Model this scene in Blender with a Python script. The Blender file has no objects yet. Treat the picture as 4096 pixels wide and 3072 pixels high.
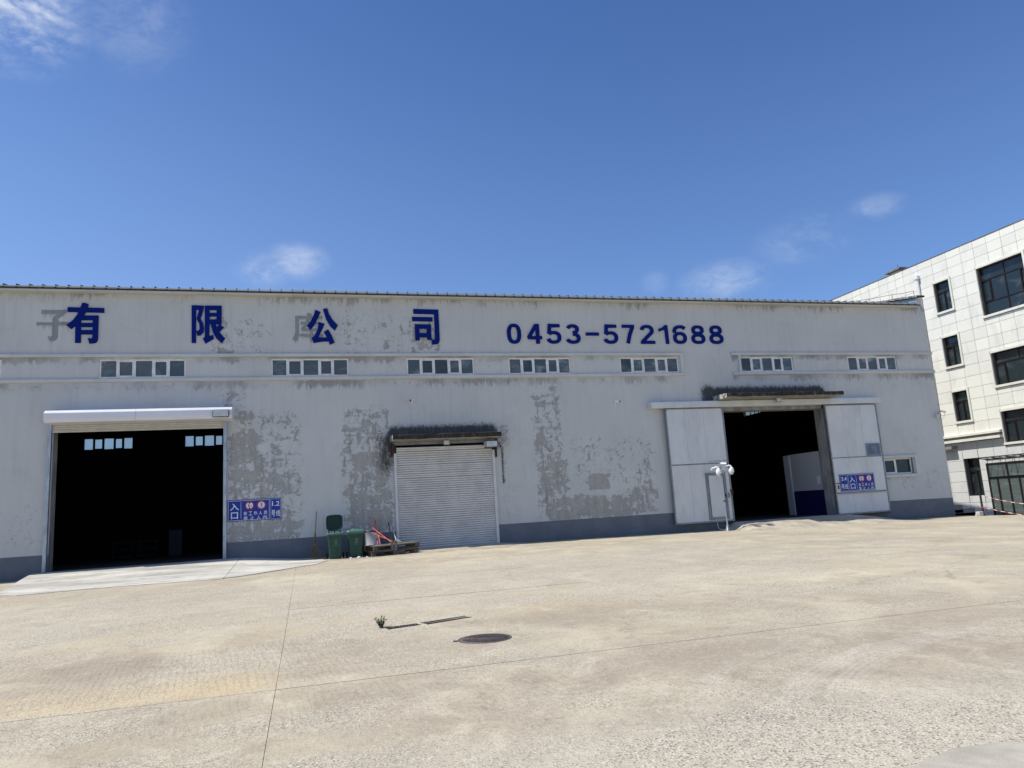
import bpy, math, random
import numpy as np
from mathutils import Vector, noise as mnoise
random.seed(4)
R = math.radians
scn = bpy.context.scene
col = scn.collection

# ---------------------------------------------------------------- camera, sky, sun, exposure
CAMZ = 1.6
cam_d = bpy.data.cameras.new('camera')
cam_d.sensor_width = 36.0
cam_d.lens = 2953.3 / 4096 * 36.0
cam_d.clip_end = 2000
cam = bpy.data.objects.new('camera', cam_d)
col.objects.link(cam)
yaw, pit, rol = R(16.026), R(9.612), R(-3.538)
f_ = Vector((math.sin(yaw) * math.cos(pit), math.cos(yaw) * math.cos(pit), math.sin(pit)))
r_ = Vector((math.cos(yaw), -math.sin(yaw), 0))
u_ = r_.cross(f_)
r2 = r_ * math.cos(rol) + u_ * math.sin(rol)
u2 = u_ * math.cos(rol) - r_ * math.sin(rol)
from mathutils import Matrix
m3 = Matrix((r2, u2, -f_)).transposed()
cam.matrix_world = Matrix.Translation((0, 0, CAMZ)) @ m3.to_4x4()
scn.camera = cam

SUN_EL, SUN_BEHIND = R(57), R(4.5)
to_sun = Vector((-math.cos(SUN_EL) * math.cos(SUN_BEHIND), math.cos(SUN_EL) * math.sin(SUN_BEHIND), math.sin(SUN_EL)))
sun_d = bpy.data.lights.new('sun', 'SUN')
sun_d.energy = 4.8
sun_d.angle = R(0.53)
sun_d.color = (1.0, 0.955, 0.865)
sun = bpy.data.objects.new('sun', sun_d)
sun.rotation_euler = (-to_sun).to_track_quat('-Z', 'Y').to_euler()
col.objects.link(sun)

world = bpy.data.worlds.new('World')
scn.world = world
world.use_nodes = True
SKY_STRENGTH = 0.125

scn.view_settings.view_transform = 'Standard'
scn.view_settings.look = 'None'
scn.view_settings.exposure = 0.0
scn.view_settings.gamma = 1.0
scn.view_settings.use_curve_mapping = False
scn.cycles.max_bounces = 8
scn.cycles.diffuse_bounces = 3
scn.cycles.transparent_max_bounces = 8

# ---------------------------------------------------------------- node expression helper
class S:
    """socket wrapper with arithmetic"""
    def __init__(s, nt, v): s.nt, s.v = nt, v
    def _op(s, op, *a, clamp=False):
        n = s.nt.nodes.new('ShaderNodeMath'); n.operation = op; n.use_clamp = clamp
        for i, x in enumerate((s,) + a):
            x = x.v if isinstance(x, S) else x
            if isinstance(x, (int, float)): n.inputs[i].default_value = x
            else: s.nt.links.new(x, n.inputs[i])
        return S(s.nt, n.outputs[0])
    def __add__(s, o): return s._op('ADD', o)
    def __sub__(s, o): return s._op('SUBTRACT', o)
    def __mul__(s, o): return s._op('MULTIPLY', o)
    def __truediv__(s, o): return s._op('DIVIDE', o)
    __radd__ = __add__; __rmul__ = __mul__
    def __rsub__(s, o): return (s * -1.0) + o
    def abs(s): return s._op('ABSOLUTE')
    def max(s, o): return s._op('MAXIMUM', o)
    def min(s, o): return s._op('MINIMUM', o)
    def pow(s, o): return s._op('POWER', o)
    def sin(s): return s._op('SINE')
    def clamp(s): return s._op('ADD', 0.0, clamp=True)
    def step(s, a, b):
        """smoothstep a..b (works with a > b for a falling ramp)"""
        n = s.nt.nodes.new('ShaderNodeMapRange'); n.interpolation_type = 'SMOOTHSTEP'; n.clamp = True
        inv = a > b
        s.nt.links.new(s.v, n.inputs[0])
        n.inputs[1].default_value, n.inputs[2].default_value = (b, a) if inv else (a, b)
        n.inputs[3].default_value, n.inputs[4].default_value = (1, 0) if inv else (0, 1)
        return S(s.nt, n.outputs[0])

class NT:
    def __init__(s, nt): s.nt = nt
    def new(s, t, **k):
        n = s.nt.nodes.new(t)
        for a, b in k.items(): setattr(n, a, b)
        return n
    def link(s, a, b): s.nt.links.new(a, b)
    def pos(s):
        n = s.new('ShaderNodeNewGeometry'); return n.outputs['Position']
    def obj(s):
        n = s.new('ShaderNodeTexCoord'); return n.outputs['Object']
    def xyz(s, v):
        n = s.new('ShaderNodeSeparateXYZ'); s.link(v, n.inputs[0]); return [S(s.nt, o) for o in n.outputs]
    def vec(s, *a):
        n = s.new('ShaderNodeCombineXYZ')
        for i, x in enumerate(a):
            if isinstance(x, S): s.link(x.v, n.inputs[i])
            else: n.inputs[i].default_value = x
        return n.outputs[0]
    def scale(s, v, sc):
        n = s.new('ShaderNodeVectorMath', operation='MULTIPLY'); s.link(v, n.inputs[0]); n.inputs[1].default_value = sc
        return n.outputs[0]
    def noise(s, v, scale, detail=4, rough=0.55, dist=0.0):
        n = s.new('ShaderNodeTexNoise'); s.link(v, n.inputs['Vector'])
        n.inputs['Scale'].default_value = scale; n.inputs['Detail'].default_value = detail
        n.inputs['Roughness'].default_value = rough; n.inputs['Distortion'].default_value = dist
        return S(s.nt, n.outputs[0])
    def voro(s, v, scale, feature='F1', out=0):
        n = s.new('ShaderNodeTexVoronoi', feature=feature); s.link(v, n.inputs['Vector'])
        n.inputs['Scale'].default_value = scale
        return n.outputs[out]
    def mix(s, f, a, b, mode='MIX'):
        n = s.new('ShaderNodeMix', data_type='RGBA', blend_type=mode)
        if isinstance(f, S): s.link(f.v, n.inputs[0])
        else: n.inputs[0].default_value = f
        for i, x in ((6, a), (7, b)):
            if isinstance(x, tuple): n.inputs[i].default_value = x + (1,) if len(x) == 3 else x
            elif isinstance(x, S): s.link(x.v, n.inputs[i])
            else: s.link(x, n.inputs[i])
        return n.outputs[2]
    def attr(s, name):
        n = s.new('ShaderNodeAttribute', attribute_name=name); return S(s.nt, n.outputs['Fac'])
    def bump(s, h, strength, dist, prev=None):
        n = s.new('ShaderNodeBump'); s.link(h.v, n.inputs['Height'])
        n.inputs['Strength'].default_value = strength; n.inputs['Distance'].default_value = dist
        if prev: s.link(prev, n.inputs['Normal'])
        return n.outputs[0]

def new_mat(name):
    m = bpy.data.materials.new(name); m.use_nodes = True
    nt = m.node_tree; b = nt.nodes['Principled BSDF']
    return m, NT(nt), b

def setp(nt, b, color=None, rough=None, metal=None, spec=None, normal=None):
    for k, v in (('Base Color', color), ('Roughness', rough), ('Metallic', metal), ('Specular IOR Level', spec), ('Normal', normal)):
        if v is None: continue
        if isinstance(v, tuple): b.inputs[k].default_value = v + (1,)
        elif isinstance(v, (int, float)): b.inputs[k].default_value = v
        elif isinstance(v, S): nt.link(v.v, b.inputs[k])
        else: nt.link(v, b.inputs[k])

def simple(name, c, rough=0.6, metal=0.0, var=0.12, scale=3.0, spec=0.4, dirt=None, dirt_amt=0.0, bump=0.0, bscale=40.0, stretch=(1, 1, 1)):
    m, nt, b = new_mat(name)
    p = nt.scale(nt.pos(), stretch)
    n = nt.noise(p, scale, 6, 0.6)
    lo = tuple(x * (1 - var) for x in c); hi = tuple(min(1, x * (1 + var)) for x in c)
    cc = nt.mix(n.step(0.3, 0.7), lo, hi)
    if dirt:
        d = nt.noise(nt.scale(nt.pos(), (1, 1, 0.35)), 2.3, 8, 0.7)
        cc = nt.mix(d.step(0.5, 0.75) * dirt_amt, cc, dirt)
    nrm = None
    if bump:
        nrm = nt.bump(nt.noise(p, bscale, 3), bump, 0.01)
    rr = n * 0.15 + (rough - 0.07)
    setp(nt, b, cc, rr, metal, spec, nrm)
    return m

# ---------------------------------------------------------------- world nodes: sky with a few thin clouds
wn = NT(world.node_tree)
bg = world.node_tree.nodes['Background']
sky = wn.new('ShaderNodeTexSky', sky_type='NISHITA')
sky.sun_disc = False
sky.sun_elevation = SUN_EL
sky.sun_rotation = math.atan2(to_sun.x, to_sun.y)
sky.altitude = 200
sky.air_density = 1.0
sky.dust_density = 0.6
sky.ozone_density = 2.2
tc = wn.new('ShaderNodeTexCoord')
dirv = tc.outputs['Generated']
dx, dy, dz = wn.xyz(dirv)
clouds = None
wisp = wn.noise(wn.scale(dirv, (1, 1, 2.2)), 9.0, 9, 0.62, 0.6)
wisp2 = wn.noise(wn.scale(dirv, (1, 1, 1.8)), 26.0, 7, 0.6, 0.8)
wisp3 = wn.noise(wn.scale(dirv, (1, 1, 1.6)), 70.0, 6, 0.62, 0.8)
wis = wisp * 0.52 + wisp2 * 0.3 + wisp3 * .18
def ray(px, py):
    v = m3 @ Vector((px - 2048, 1536 - py, -2953.3)); return v.normalized()
# (centre of the cloud on the sky, half width, how flat, strength)
for (px, py, rad, flat, st) in ((40, 30, 0.092, 1.2, .95), (180, 10, .045, 1.2, .4), (60, 200, 0.034, 1.4, .5), (520, 70, 0.08, 1.1, .22), (1190, 1045, 0.05, 1.7, .48), (1050, 1080, .045, 1.6, .36),
                                (3500, 830, 0.042, 2.0, .27), (3220, 960, 0.08, 2.0, .22), (2900, 1125, 0.075, 2.2, .36), (2620, 1130, 0.025, 1.0, .14)):
    c = ray(px, py)
    d = ((dx - c.x).pow(2.0) + (dy - c.y).pow(2.0) + ((dz - c.z) * flat).pow(2.0)).pow(0.5)
    mk = d.step(rad, rad * 0.1) * st
    clouds = mk if clouds is None else clouds.max(mk)
rest = wn.noise(wn.scale(dirv, (1, 1, 3.0)), 2.6, 5, 0.55).step(0.46, 0.68) * dy.step(0.0, -0.35) * dz.step(0.0, 0.12) * 0.9
cm = (clouds * (wis.step(0.36, 0.66))).max(rest * wis.step(0.35, 0.65)).clamp()
skc = wn.mix(1.0, sky.outputs[0], (0.53, 0.755, 1.10), 'MULTIPLY')
hz = wn.mix(dx.step(0.5, -0.5) * dz.step(0.75, 0.0) * 0.2 + dz.step(0.7, 0.05) * 0.13, skc, (4.8, 6.5, 9.2))
wc = wn.mix(cm * 0.85, hz, (7.6, 8.0, 8.4))
wn.link(wc, bg.inputs[0])
bg.inputs[1].default_value = SKY_STRENGTH

# ---------------------------------------------------------------- mesh helpers
class MB:
    def __init__(s): s.v, s.f, s.smooth = [], [], []
    def add(s, vs, fs, smooth=False):
        o = len(s.v); s.v += [tuple(v) for v in vs]; s.f += [tuple(i + o for i in f) for f in fs]; s.smooth += [smooth] * len(fs); return s
    def box(s, x0, x1, y0, y1, z0, z1):
        return s.add([(x0, y0, z0), (x1, y0, z0), (x1, y1, z0), (x0, y1, z0), (x0, y0, z1), (x1, y0, z1), (x1, y1, z1), (x0, y1, z1)],
                     [(0, 3, 2, 1), (4, 5, 6, 7), (0, 1, 5, 4), (1, 2, 6, 5), (2, 3, 7, 6), (3, 0, 4, 7)])
    def bbox(s, x0, x1, y0, y1, z0, z1, b=0.01):
        """box with bevelled edges (chamfered octagon profile in xz, inset in y)"""
        pr = [(x0 + b, z0), (x1 - b, z0), (x1, z0 + b), (x1, z1 - b), (x1 - b, z1), (x0 + b, z1), (x0, z1 - b), (x0, z0 + b)]
        cx, cz = (x0 + x1) / 2, (z0 + z1) / 2
        def inset(p): return (p[0] + (b if p[0] < cx else -b), p[1] + (b if p[1] < cz else -b))
        rings = [([inset(p) for p in pr], y0), (pr, y0 + b), (pr, y1 - b), ([inset(p) for p in pr], y1)]
        vs = [(p[0], y, p[1]) for r, y in rings for p in r]
        fs = [tuple(range(8)), tuple(range(31, 23, -1))]
        for k in range(3):
            for i in range(8):
                j = (i + 1) % 8; fs.append((k * 8 + i, (k + 1) * 8 + i, (k + 1) * 8 + j, k * 8 + j))
        return s.add(vs, fs)
    def prism(s, poly, y0, y1):
        """poly in (x, z), extruded along y"""
        n = len(poly)
        a = sum(poly[i][0] * poly[(i + 1) % n][1] - poly[(i + 1) % n][0] * poly[i][1] for i in range(n))
        if a < 0: poly = poly[::-1]
        vs = [(x, y0, z) for x, z in poly] + [(x, y1, z) for x, z in poly]
        fs = [tuple(range(n)), tuple(range(2 * n - 1, n - 1, -1))] + [(i, i + n, (i + 1) % n + n, (i + 1) % n) for i in range(n)]
        return s.add(vs, fs)
    def prism_x(s, poly, x0, x1):
        """poly in (y, z), extruded along x"""
        n = len(poly)
        a = sum(poly[i][0] * poly[(i + 1) % n][1] - poly[(i + 1) % n][0] * poly[i][1] for i in range(n))
        if a < 0: poly = poly[::-1]
        vs = [(x1, y, z) for y, z in poly] + [(x0, y, z) for y, z in poly]
        fs = [tuple(range(n)), tuple(range(2 * n - 1, n - 1, -1))] + [(i, i + n, (i + 1) % n + n, (i + 1) % n) for i in range(n)]
        return s.add(vs, fs)
    def tube(s, pts, rad, seg=10, caps=True):
        pts = [Vector(p) for p in pts]; n = len(pts)
        rads = rad if isinstance(rad, (list, tuple)) else [rad] * n
        vs = []; prev = None
        for i, p in enumerate(pts):
            d = (pts[min(i + 1, n - 1)] - pts[max(i - 1, 0)]).normalized()
            if prev is None:
                a = Vector((0, 0, 1)) if abs(d.z) < 0.9 else Vector((1, 0, 0))
                u = d.cross(a).normalized()
            else:
                u = (prev - d * prev.dot(d)).normalized()
            prev = u; w = d.cross(u)
            for k in range(seg):
                t = 2 * math.pi * k / seg
                vs.append(p + (u * math.cos(t) + w * math.sin(t)) * rads[i])
        fs = []
        for i in range(n - 1):
            for k in range(seg):
                k2 = (k + 1) % seg
                fs.append((i * seg + k, i * seg + k2, (i + 1) * seg + k2, (i + 1) * seg + k))
        s.add(vs, fs, True)
        if caps:
            s.add([vs[k] for k in range(seg)], [tuple(range(seg - 1, -1, -1))])
            s.add([vs[(n - 1) * seg + k] for k in range(seg)], [tuple(range(seg))])
        return s
    def lathe(s, c, prof, seg=20):
        """prof: list of (radius, z) upward, about the vertical axis through c"""
        vs = [(c[0] + r * math.cos(2 * math.pi * k / seg), c[1] + r * math.sin(2 * math.pi * k / seg), c[2] + z) for r, z in prof for k in range(seg)]
        fs = [(i * seg + k, i * seg + (k + 1) % seg, (i + 1) * seg + (k + 1) % seg, (i + 1) * seg + k) for i in range(len(prof) - 1) for k in range(seg)]
        return s.add(vs, fs, True)
    def grid(s, fn, nu, nv, smooth=True):
        vs = [fn(i / nu, j / nv) for j in range(nv + 1) for i in range(nu + 1)]
        fs = [(j * (nu + 1) + i, j * (nu + 1) + i + 1, (j + 1) * (nu + 1) + i + 1, (j + 1) * (nu + 1) + i) for j in range(nv) for i in range(nu)]
        return s.add(vs, fs, smooth)
    def mesh(s, name, mat=None):
        me = bpy.data.meshes.new(name); me.from_pydata(s.v, [], s.f)
        me.polygons.foreach_set('use_smooth', s.smooth)
        if mat: me.materials.append(mat)
        me.update(); return me
    def build(s, name, mat, parent=None):
        return link(name, s.mesh(name, mat), parent)

def link(name, me, parent=None):
    o = bpy.data.objects.new(name, me); col.objects.link(o)
    if parent is not None:
        o.parent = parent; o.matrix_parent_inverse = parent_inv(parent)
    return o
def world_of(o):
    m = Matrix.LocRotScale(o.location, o.rotation_euler, o.scale)
    if o.parent: m = world_of(o.parent) @ o.matrix_parent_inverse @ m
    return m
def parent_inv(p): return world_of(p).inverted()
def tag(o, label=None, cat=None, group=None, kind=None):
    for k, v in (('label', label), ('category', cat), ('group', group), ('kind', kind)):
        if v: o[k] = v
    return o
def empty(name, loc=(0, 0, 0), parent=None):
    o = bpy.data.objects.new(name, None); o.empty_display_size = 0.2; o.location = loc; col.objects.link(o)
    if parent is not None: o.parent = parent; o.matrix_parent_inverse = parent_inv(parent)
    return o
def copy_tree(o, parent=None):
    c = o.copy(); col.objects.link(c)
    if parent is not None: c.parent = parent; c.matrix_parent_inverse = o.matrix_parent_inverse.copy()
    for ch in o.children: copy_tree(ch, c)
    return c

def sub_rects(u0, u1, v0, v1, holes, du=None, dv=None):
    """rectangles covering [u0,u1]x[v0,v1] minus the holes"""
    hs = [h for h in holes if h[0] < u1 and h[1] > u0 and h[2] < v1 and h[3] > v0]
    us = sorted({u0, u1} | {min(max(t, u0), u1) for h in hs for t in h[:2]})
    vs = sorted({v0, v1} | {min(max(t, v0), v1) for h in hs for t in h[2:]})
    out = []
    for a, b in zip(us, us[1:]):
        run = None
        for c, d in zip(vs, vs[1:]):
            if any(h[0] < (a + b) / 2 < h[1] and h[2] < (c + d) / 2 < h[3] for h in hs):
                if run: out.append((a, b) + run); run = None
            else: run = (run[0], d) if run else (c, d)
        if run: out.append((a, b) + run)
    return out

_tc = {}
def text_mesh(body, box, y, mat, bold=0.0, depth=0.002, fit=True):
    """text fitted into box=(x0,x1,z0,z1) on the plane facing -y; front face at y"""
    key = (body, bold)
    if key not in _tc:
        cu = bpy.data.curves.new('txt', 'FONT'); cu.body = body; cu.offset = bold; cu.resolution_u = 3
        ob = bpy.data.objects.new('txt', cu); col.objects.link(ob)
        dg = bpy.context.evaluated_depsgraph_get()
        me = bpy.data.meshes.new_from_object(ob.evaluated_get(dg))
        co = np.empty(len(me.vertices) * 3); me.vertices.foreach_get('co', co); co = co.reshape(-1, 3)
        _tc[key] = (co[:, :2].copy(), [tuple(p.vertices) for p in me.polygons])
        bpy.data.objects.remove(ob); bpy.data.curves.remove(cu); bpy.data.meshes.remove(me)
    co, fs = _tc[key]
    mn, mx = co.min(0), co.max(0); w = mx - mn
    sx = (box[1] - box[0]) / w[0]; sz = (box[3] - box[2]) / w[1]
    if not fit: sx = sz
    mb = MB(); n = len(co)
    vs = [(box[0] + (c[0] - mn[0]) * sx, y, box[2] + (c[1] - mn[1]) * sz) for c in co]
    mb.add(vs, fs)
    if depth > 0.003:
        from collections import Counter
        ed = Counter(); dr = {}
        for f in fs:
            for i in range(len(f)):
                e = (f[i], f[(i + 1) % len(f)]); k = tuple(sorted(e)); ed[k] += 1; dr[k] = e
        vb = vs + [(v[0], y + depth, v[2]) for v in vs]
        mb.add(vb, [(dr[k][1], dr[k][0], dr[k][0] + n, dr[k][1] + n) for k, c in ed.items() if c == 1])
    return mb

# ---------------------------------------------------------------- ground height
GX = [-60, -12, 7, 17, 26, 29.75, 31.5, 36, 40, 120]
GZ = [.25, .25, .30, .18, .03, .0, -.08, -.38, -.46, -.5]
def zg(x, y):
    t = min(max((y - 11) / 17.75, 0), 1)
    return float(np.interp(x, GX, GZ)) * t
def sst(x, a, b):
    t = min(max((x - a) / (b - a), 0), 1); return t * t * (3 - 2 * t)

# ---------------------------------------------------------------- materials
def ground_material(name='yard_concrete', plain=False):
    m, nt, b = new_mat(name)
    p = nt.pos(); x, y, z = nt.xyz(p)
    def blob(x0, x1, y0, y1, s=0.6, nz=None):
        q = ((x - x0) / s + 0.5).clamp() * ((x1 - x) / s + 0.5).clamp() * ((y - y0) / s + 0.5).clamp() * ((y1 - y) / s + 0.5).clamp()
        return q
    big = nt.noise(nt.scale(p, (0.8, 0.7, 1)), 0.42, 6, 0.6, 0.8)
    mid = nt.noise(nt.scale(p, (1.0, 0.75, 1)), 1.5, 9, 0.68, 0.7)
    chip = nt.noise(nt.scale(p, (0.8, 0.8, 1)), 15.0, 6, 0.8, 1.2)
    hue = nt.noise(nt.scale(p, (0.7, 0.8, 1)), 0.35, 5, 0.55, 1.2)
    c = nt.mix(big.step(0.35, 0.65), (0.518, 0.453, 0.330), (0.414, 0.352, 0.254))
    c = nt.mix(hue.step(0.55, 0.72) * 0.5, c, (0.385, 0.314, 0.233))
    c = nt.mix(hue.step(0.46, 0.32) * 0.6, c, (0.607, 0.532, 0.379))
    c = nt.mix(mid.step(0.5, 0.68) * 0.55, c, (0.298, 0.250, 0.184))
    c = nt.mix(mid.step(0.47, 0.3) * 0.55, c, (0.662, 0.586, 0.437))
    if not plain:
        wob = mid * 1.4 - 0.7
        # sandy wash near the drain and along the joint at lower left
        sand = ((x + wob) * 0.0 + 1.0) * blob(-9, 13, 11.6, 14.1, 1.6) * big.step(0.40, 0.62)
        c = nt.mix(sand * 0.55, c, (0.551, 0.437, 0.272))
        s2 = blob(-5.0, -0.36, 8.04, 9.1, 0.35) * (mid * 1.6 + (y * -0.9 + 7.75)).step(-0.35, 0.25)
        c = nt.mix(s2 * 0.75, c, (0.585, 0.458, 0.272))
        # grey dirt by the pallets, parking spot and wall foot, the last with painted shade
        d1 = blob(1.3, 8.5, 26.4, 29, 0.8) * mid.step(0.35, 0.6)
        c = nt.mix(d1 * 0.65, c, (0.171, 0.149, 0.116))
        d2 = blob(-12, 31, 27.7, 29.2, 0.9) * mid.step(0.42, 0.6)  # wall-foot band: dirt and shade painted as one dark tone
        c = nt.mix(d2 * 0.75, c, (0.188, 0.165, 0.127))
        d4 = blob(2.3, 3.9, 4.95, 5.7, 0.9) * big.step(0.3, 0.5)
        c = nt.mix(d4 * 0.35, c, (0.276, 0.224, 0.169))
        # pale tyre marks
        tr = None
        for (P, Q, T, wd, st) in (((3.59, 5.27), (4.29, 5.92), (6.34, 6.77), .17, .85), ((4.05, 5.30), (5.0, 6.05), (6.9, 6.75), .16, .8), ((3.16, 5.69), (3.6, 6.35), (4.67, 7.01), .14, .55), ((7, 7.3), (9.4, 7.0), (12, 7.4), .14, .3)):
            ax, ay = P; bx, by = Q; cx, cy = T
            dd = 2 * (ax * (by - cy) + bx * (cy - ay) + cx * (ay - by))
            ux = ((ax**2 + ay**2) * (by - cy) + (bx**2 + by**2) * (cy - ay) + (cx**2 + cy**2) * (ay - by)) / dd
            uy = ((ax**2 + ay**2) * (cx - bx) + (bx**2 + by**2) * (ax - cx) + (cx**2 + cy**2) * (bx - ax)) / dd
            rr = math.hypot(ax - ux, ay - uy)
            dist = ((x - ux).pow(2.0) + (y - uy).pow(2.0)).pow(0.5) - rr
            stripes = (dist * 95.0).sin() * 0.3 + 0.7
            k = dist.abs().step(wd, wd * 0.5) * stripes * st
            k = k * blob(min(ax, cx) - .1, max(ax, cx) + .4, min(ay, by, cy) - .1, max(ay, by, cy) + .25, 0.5)
            tr = k if tr is None else tr.max(k)
        c = nt.mix(tr * mid.step(0.15, 0.5) * .8, c, (.66, .60, .49))
    # exposed aggregate
    coarse = nt.noise(nt.scale(p, (0.6, 1, 1)), 0.7, 4, 0.55, 0.4).step(0.40, 0.62)
    if not plain:
        wv = mid * 1.6 - 0.8
        sm = (blob(0.4, 8.5, 5.2, 7.9, 1.2) * (big + mid * .5).step(.55, .85) + blob(-12, 4, 8.3, 11.2, 1.0) * (big + mid * .4).step(.55, .9) * .75).clamp()
        c = nt.mix(sm * .55, c, (.315, .262, .205))
        c = nt.mix(sm * (chip.step(.5, .62)) * .3, c, (.22, .18, .14))
        cz = (blob(-12, 30, -10, 5.3, 1.0) * .8 + blob(-12, 12, 12.5, 21, 2.0) * .5).clamp()
        coarse = (coarse * (1.0 - sm * .8) + cz * .6).clamp()
        c = nt.mix(cz * .35, c, (.52, .49, .415))
    v1 = nt.voro(p, 72.0, out=1)
    h1, g1, b1 = nt.xyz(v1)
    spk = nt.noise(nt.scale(p, (1, .35, 1)), 24.0, 3, .8)
    c = nt.mix(spk.step(.56, .66) * (coarse * .35 + .25), c, (0.221, 0.187, 0.141))
    c = nt.mix(spk.step(.44, .34) * (coarse * .35 + .2), c, (0.728, 0.650, 0.496))
    c = nt.mix(coarse * 0.36, c, nt.mix(h1, (0.188, 0.165, 0.136), (0.772, 0.703, 0.554)))
    c = nt.mix((h1.step(0.86, 0.9)) * (coarse * 0.55 + 0.25), c, (0.144, 0.128, 0.107))
    c = nt.mix((h1.step(0.10, 0.06)) * (coarse * 0.5 + 0.1), c, (0.794, 0.735, 0.602))
    fine = nt.noise(p, 90.0, 3, 0.7)
    c = nt.mix(fine.step(0.62, 0.75) * 0.45, c, (0.176, 0.155, 0.121))
    c = nt.mix(fine.step(0.38, 0.25) * 0.35, c, (0.706, 0.639, 0.505))
    # chipped, darker cracked flecks
    c = nt.mix(chip.step(0.60, 0.66) * 0.6, c, (0.176, 0.149, 0.112))
    c = nt.mix(chip.step(0.41, 0.34) * 0.45, c, (0.750, 0.671, 0.515))
    # hairline cracks
    ve = S(nt.nt, nt.voro(nt.vec(x * 0.17 + mid * 0.35, y * 0.42 + mid * 0.6, 0.0), 1.0, 'DISTANCE_TO_EDGE'))
    crack = ve.step(0.006, 0.002) * nt.noise(p, 0.5, 2).step(0.45, 0.6)
    c = nt.mix(crack * 0.3, c, (0.144, 0.123, 0.097))
    hb = fine * 0.3 + S(nt.nt, nt.voro(p, 72.0)) * (coarse * 0.7 + 0.2) + chip * 0.3
    n1 = nt.bump(hb, 0.55, 0.012)
    if not plain:
        gm = blob(-12, 0.9, 8.1, 11.2, 1.0) * mid.step(0.3, 0.5) + blob(-3.2, 2.6, 6.4, 7.9, 0.6) * mid.step(0.35, 0.55) * 0.7
        gr = ((x + mid * 0.3 + y * 0.12) * 84.0).sin().step(0.3, 0.95) * gm * chip.step(.35, .6)
        c = nt.mix(gr * 0.28, c, (0.221, 0.187, 0.141))
        n1 = nt.bump(gr * -1.0, 0.4, 0.006, n1)
    setp(nt, b, c, 0.92, 0, 0.2, n1)
    return m
M = {}
M['ground'] = ground_material()
M['joint_dark'] = simple('dark_soil', (.04, .035, .028), .95, var=.4, scale=20)
M['joint'] = simple('joint_dirt', (.25, .215, .175), 0.95, var=0.4, scale=12)
M['slab_new'] = simple('new_pale_concrete', (.50, .475, .415), 0.85, var=0.3, scale=.9, dirt=(.27, .265, .26), dirt_amt=.8, bump=.3, bscale=60, stretch=(.5, 1.3, 1))
M['patch'] = simple('trowelled_patch_concrete', (.44, .40, .325), 0.9, var=.14, scale=3.5, dirt=(.30, .285, .25), dirt_amt=.6, bump=.5, bscale=90)
M['ramp'] = simple('old_ramp_concrete', (.44, .39, .305), 0.92, var=0.22, scale=2.2, dirt=(.27, .235, .18), dirt_amt=.45, bump=.7, bscale=45)
M['jamb'] = simple('rough_jamb_concrete', (.25, .245, .235), 0.9, var=.3, scale=2.5, dirt=(.13, .12, .11), dirt_amt=.6, bump=.4, stretch=(1, 1, .4))
M['interior'] = simple('shade_black_interior', (.010, .010, .012), 0.9, var=.2, scale=1)  # near-black base, indoor darkness put into the colour
M['int_floor'] = simple('interior_floor', (.07, .07, .07), 0.8, var=.2, scale=1, spec=.1)  # floor darkened likewise, indoor shade in its colour
M['part_white'] = simple('partition_white', (.50, .515, .53), 0.8, var=.05, scale=1)
M['part_blue'] = simple('partition_blue', (.006, .006, .075), 0.7, var=.1, scale=1)
M['letter'] = simple('blue_letter_face', (.0005, .012, .150), 0.6, var=.06, scale=1, spec=.1)
M['pvc'] = simple('white_window_frame', (.74, .72, .68), 0.45, var=.12, scale=6, dirt=(.3, .28, .25), dirt_amt=.35)
M['gutter'] = simple('gutter_sheet', (.52, .52, .485), 0.5, var=.07, scale=.8, dirt=(.33, .33, .31), dirt_amt=.35, stretch=(.4, 1, 1))
M['ledge'] = simple('painted_ledge', (.54, .545, .525), 0.8, var=.07, scale=1.5, dirt=(.40, .40, .39), dirt_amt=.5, bump=.3, bscale=25, stretch=(.5, 1, 1))
M['roof'] = simple('roof_sheet', (.018, .022, .03), 0.6, var=.1, scale=1)
M['galv'] = simple('galvanised_steel', (.38, .42, .46), 0.45, .55, var=.22, scale=8, stretch=(1, 1, .3), dirt=(.25, .24, .23), dirt_amt=.4)
M['shutbox'] = simple('shutter_box_sheet', (.72, .71, .74), 0.45, .1, var=.04, scale=.7)
M['shutcream'] = simple('cream_sheet', (.55, .52, .45), 0.5, var=.08, scale=3)
M['slat'] = simple('shutter_slat', (.60, .59, .575), 0.42, .1, var=.08, scale=2.0, dirt=(.40, .39, .37), dirt_amt=.4)
M['doorpanel'] = simple('sandwich_door_panel', (.60, .61, .60), 0.45, .05, var=.07, scale=1.2, dirt=(.40, .385, .35), dirt_amt=.45, stretch=(1, 1, .5))
M['doorframe'] = simple('door_aluminium', (.22, .235, .25), 0.45, .5, var=.2, scale=5)
M['darkgrey'] = simple('dark_metal', (.03, .03, .033), 0.5, .3, var=.2, scale=8)
M['rust'] = simple('rusty_steel', (.07, .035, .025), 0.8, .3, var=.4, scale=15)
M['black'] = simple('black_plastic', (.012, .012, .014), 0.35, var=.1)
M['white_plastic'] = simple('white_camera_plastic', (.78, .78, .77), 0.35, var=.03)
M['lamp_glass'] = simple('lamp_glass', (.50, .54, .54), 0.25, var=.1, scale=6)
M['sign_blue'] = simple('sign_blue', (.003, .028, .26), 0.45, var=.08, scale=2)
M['sign_white'] = simple('sign_white', (.72, .73, .76), 0.5, var=.04)
M['sign_red'] = simple('sign_red', (.50, .012, .02), 0.5, var=.06)
M['sign_black'] = simple('sign_black', (.01, .01, .01), 0.5, var=.1)
M['notice'] = simple('notice_blue_grey', (.17, .23, .29), 0.4, var=.12, scale=4)
M['notice_ink'] = simple('notice_ink', (.025, .05, .085), 0.6, var=.1)
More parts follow.
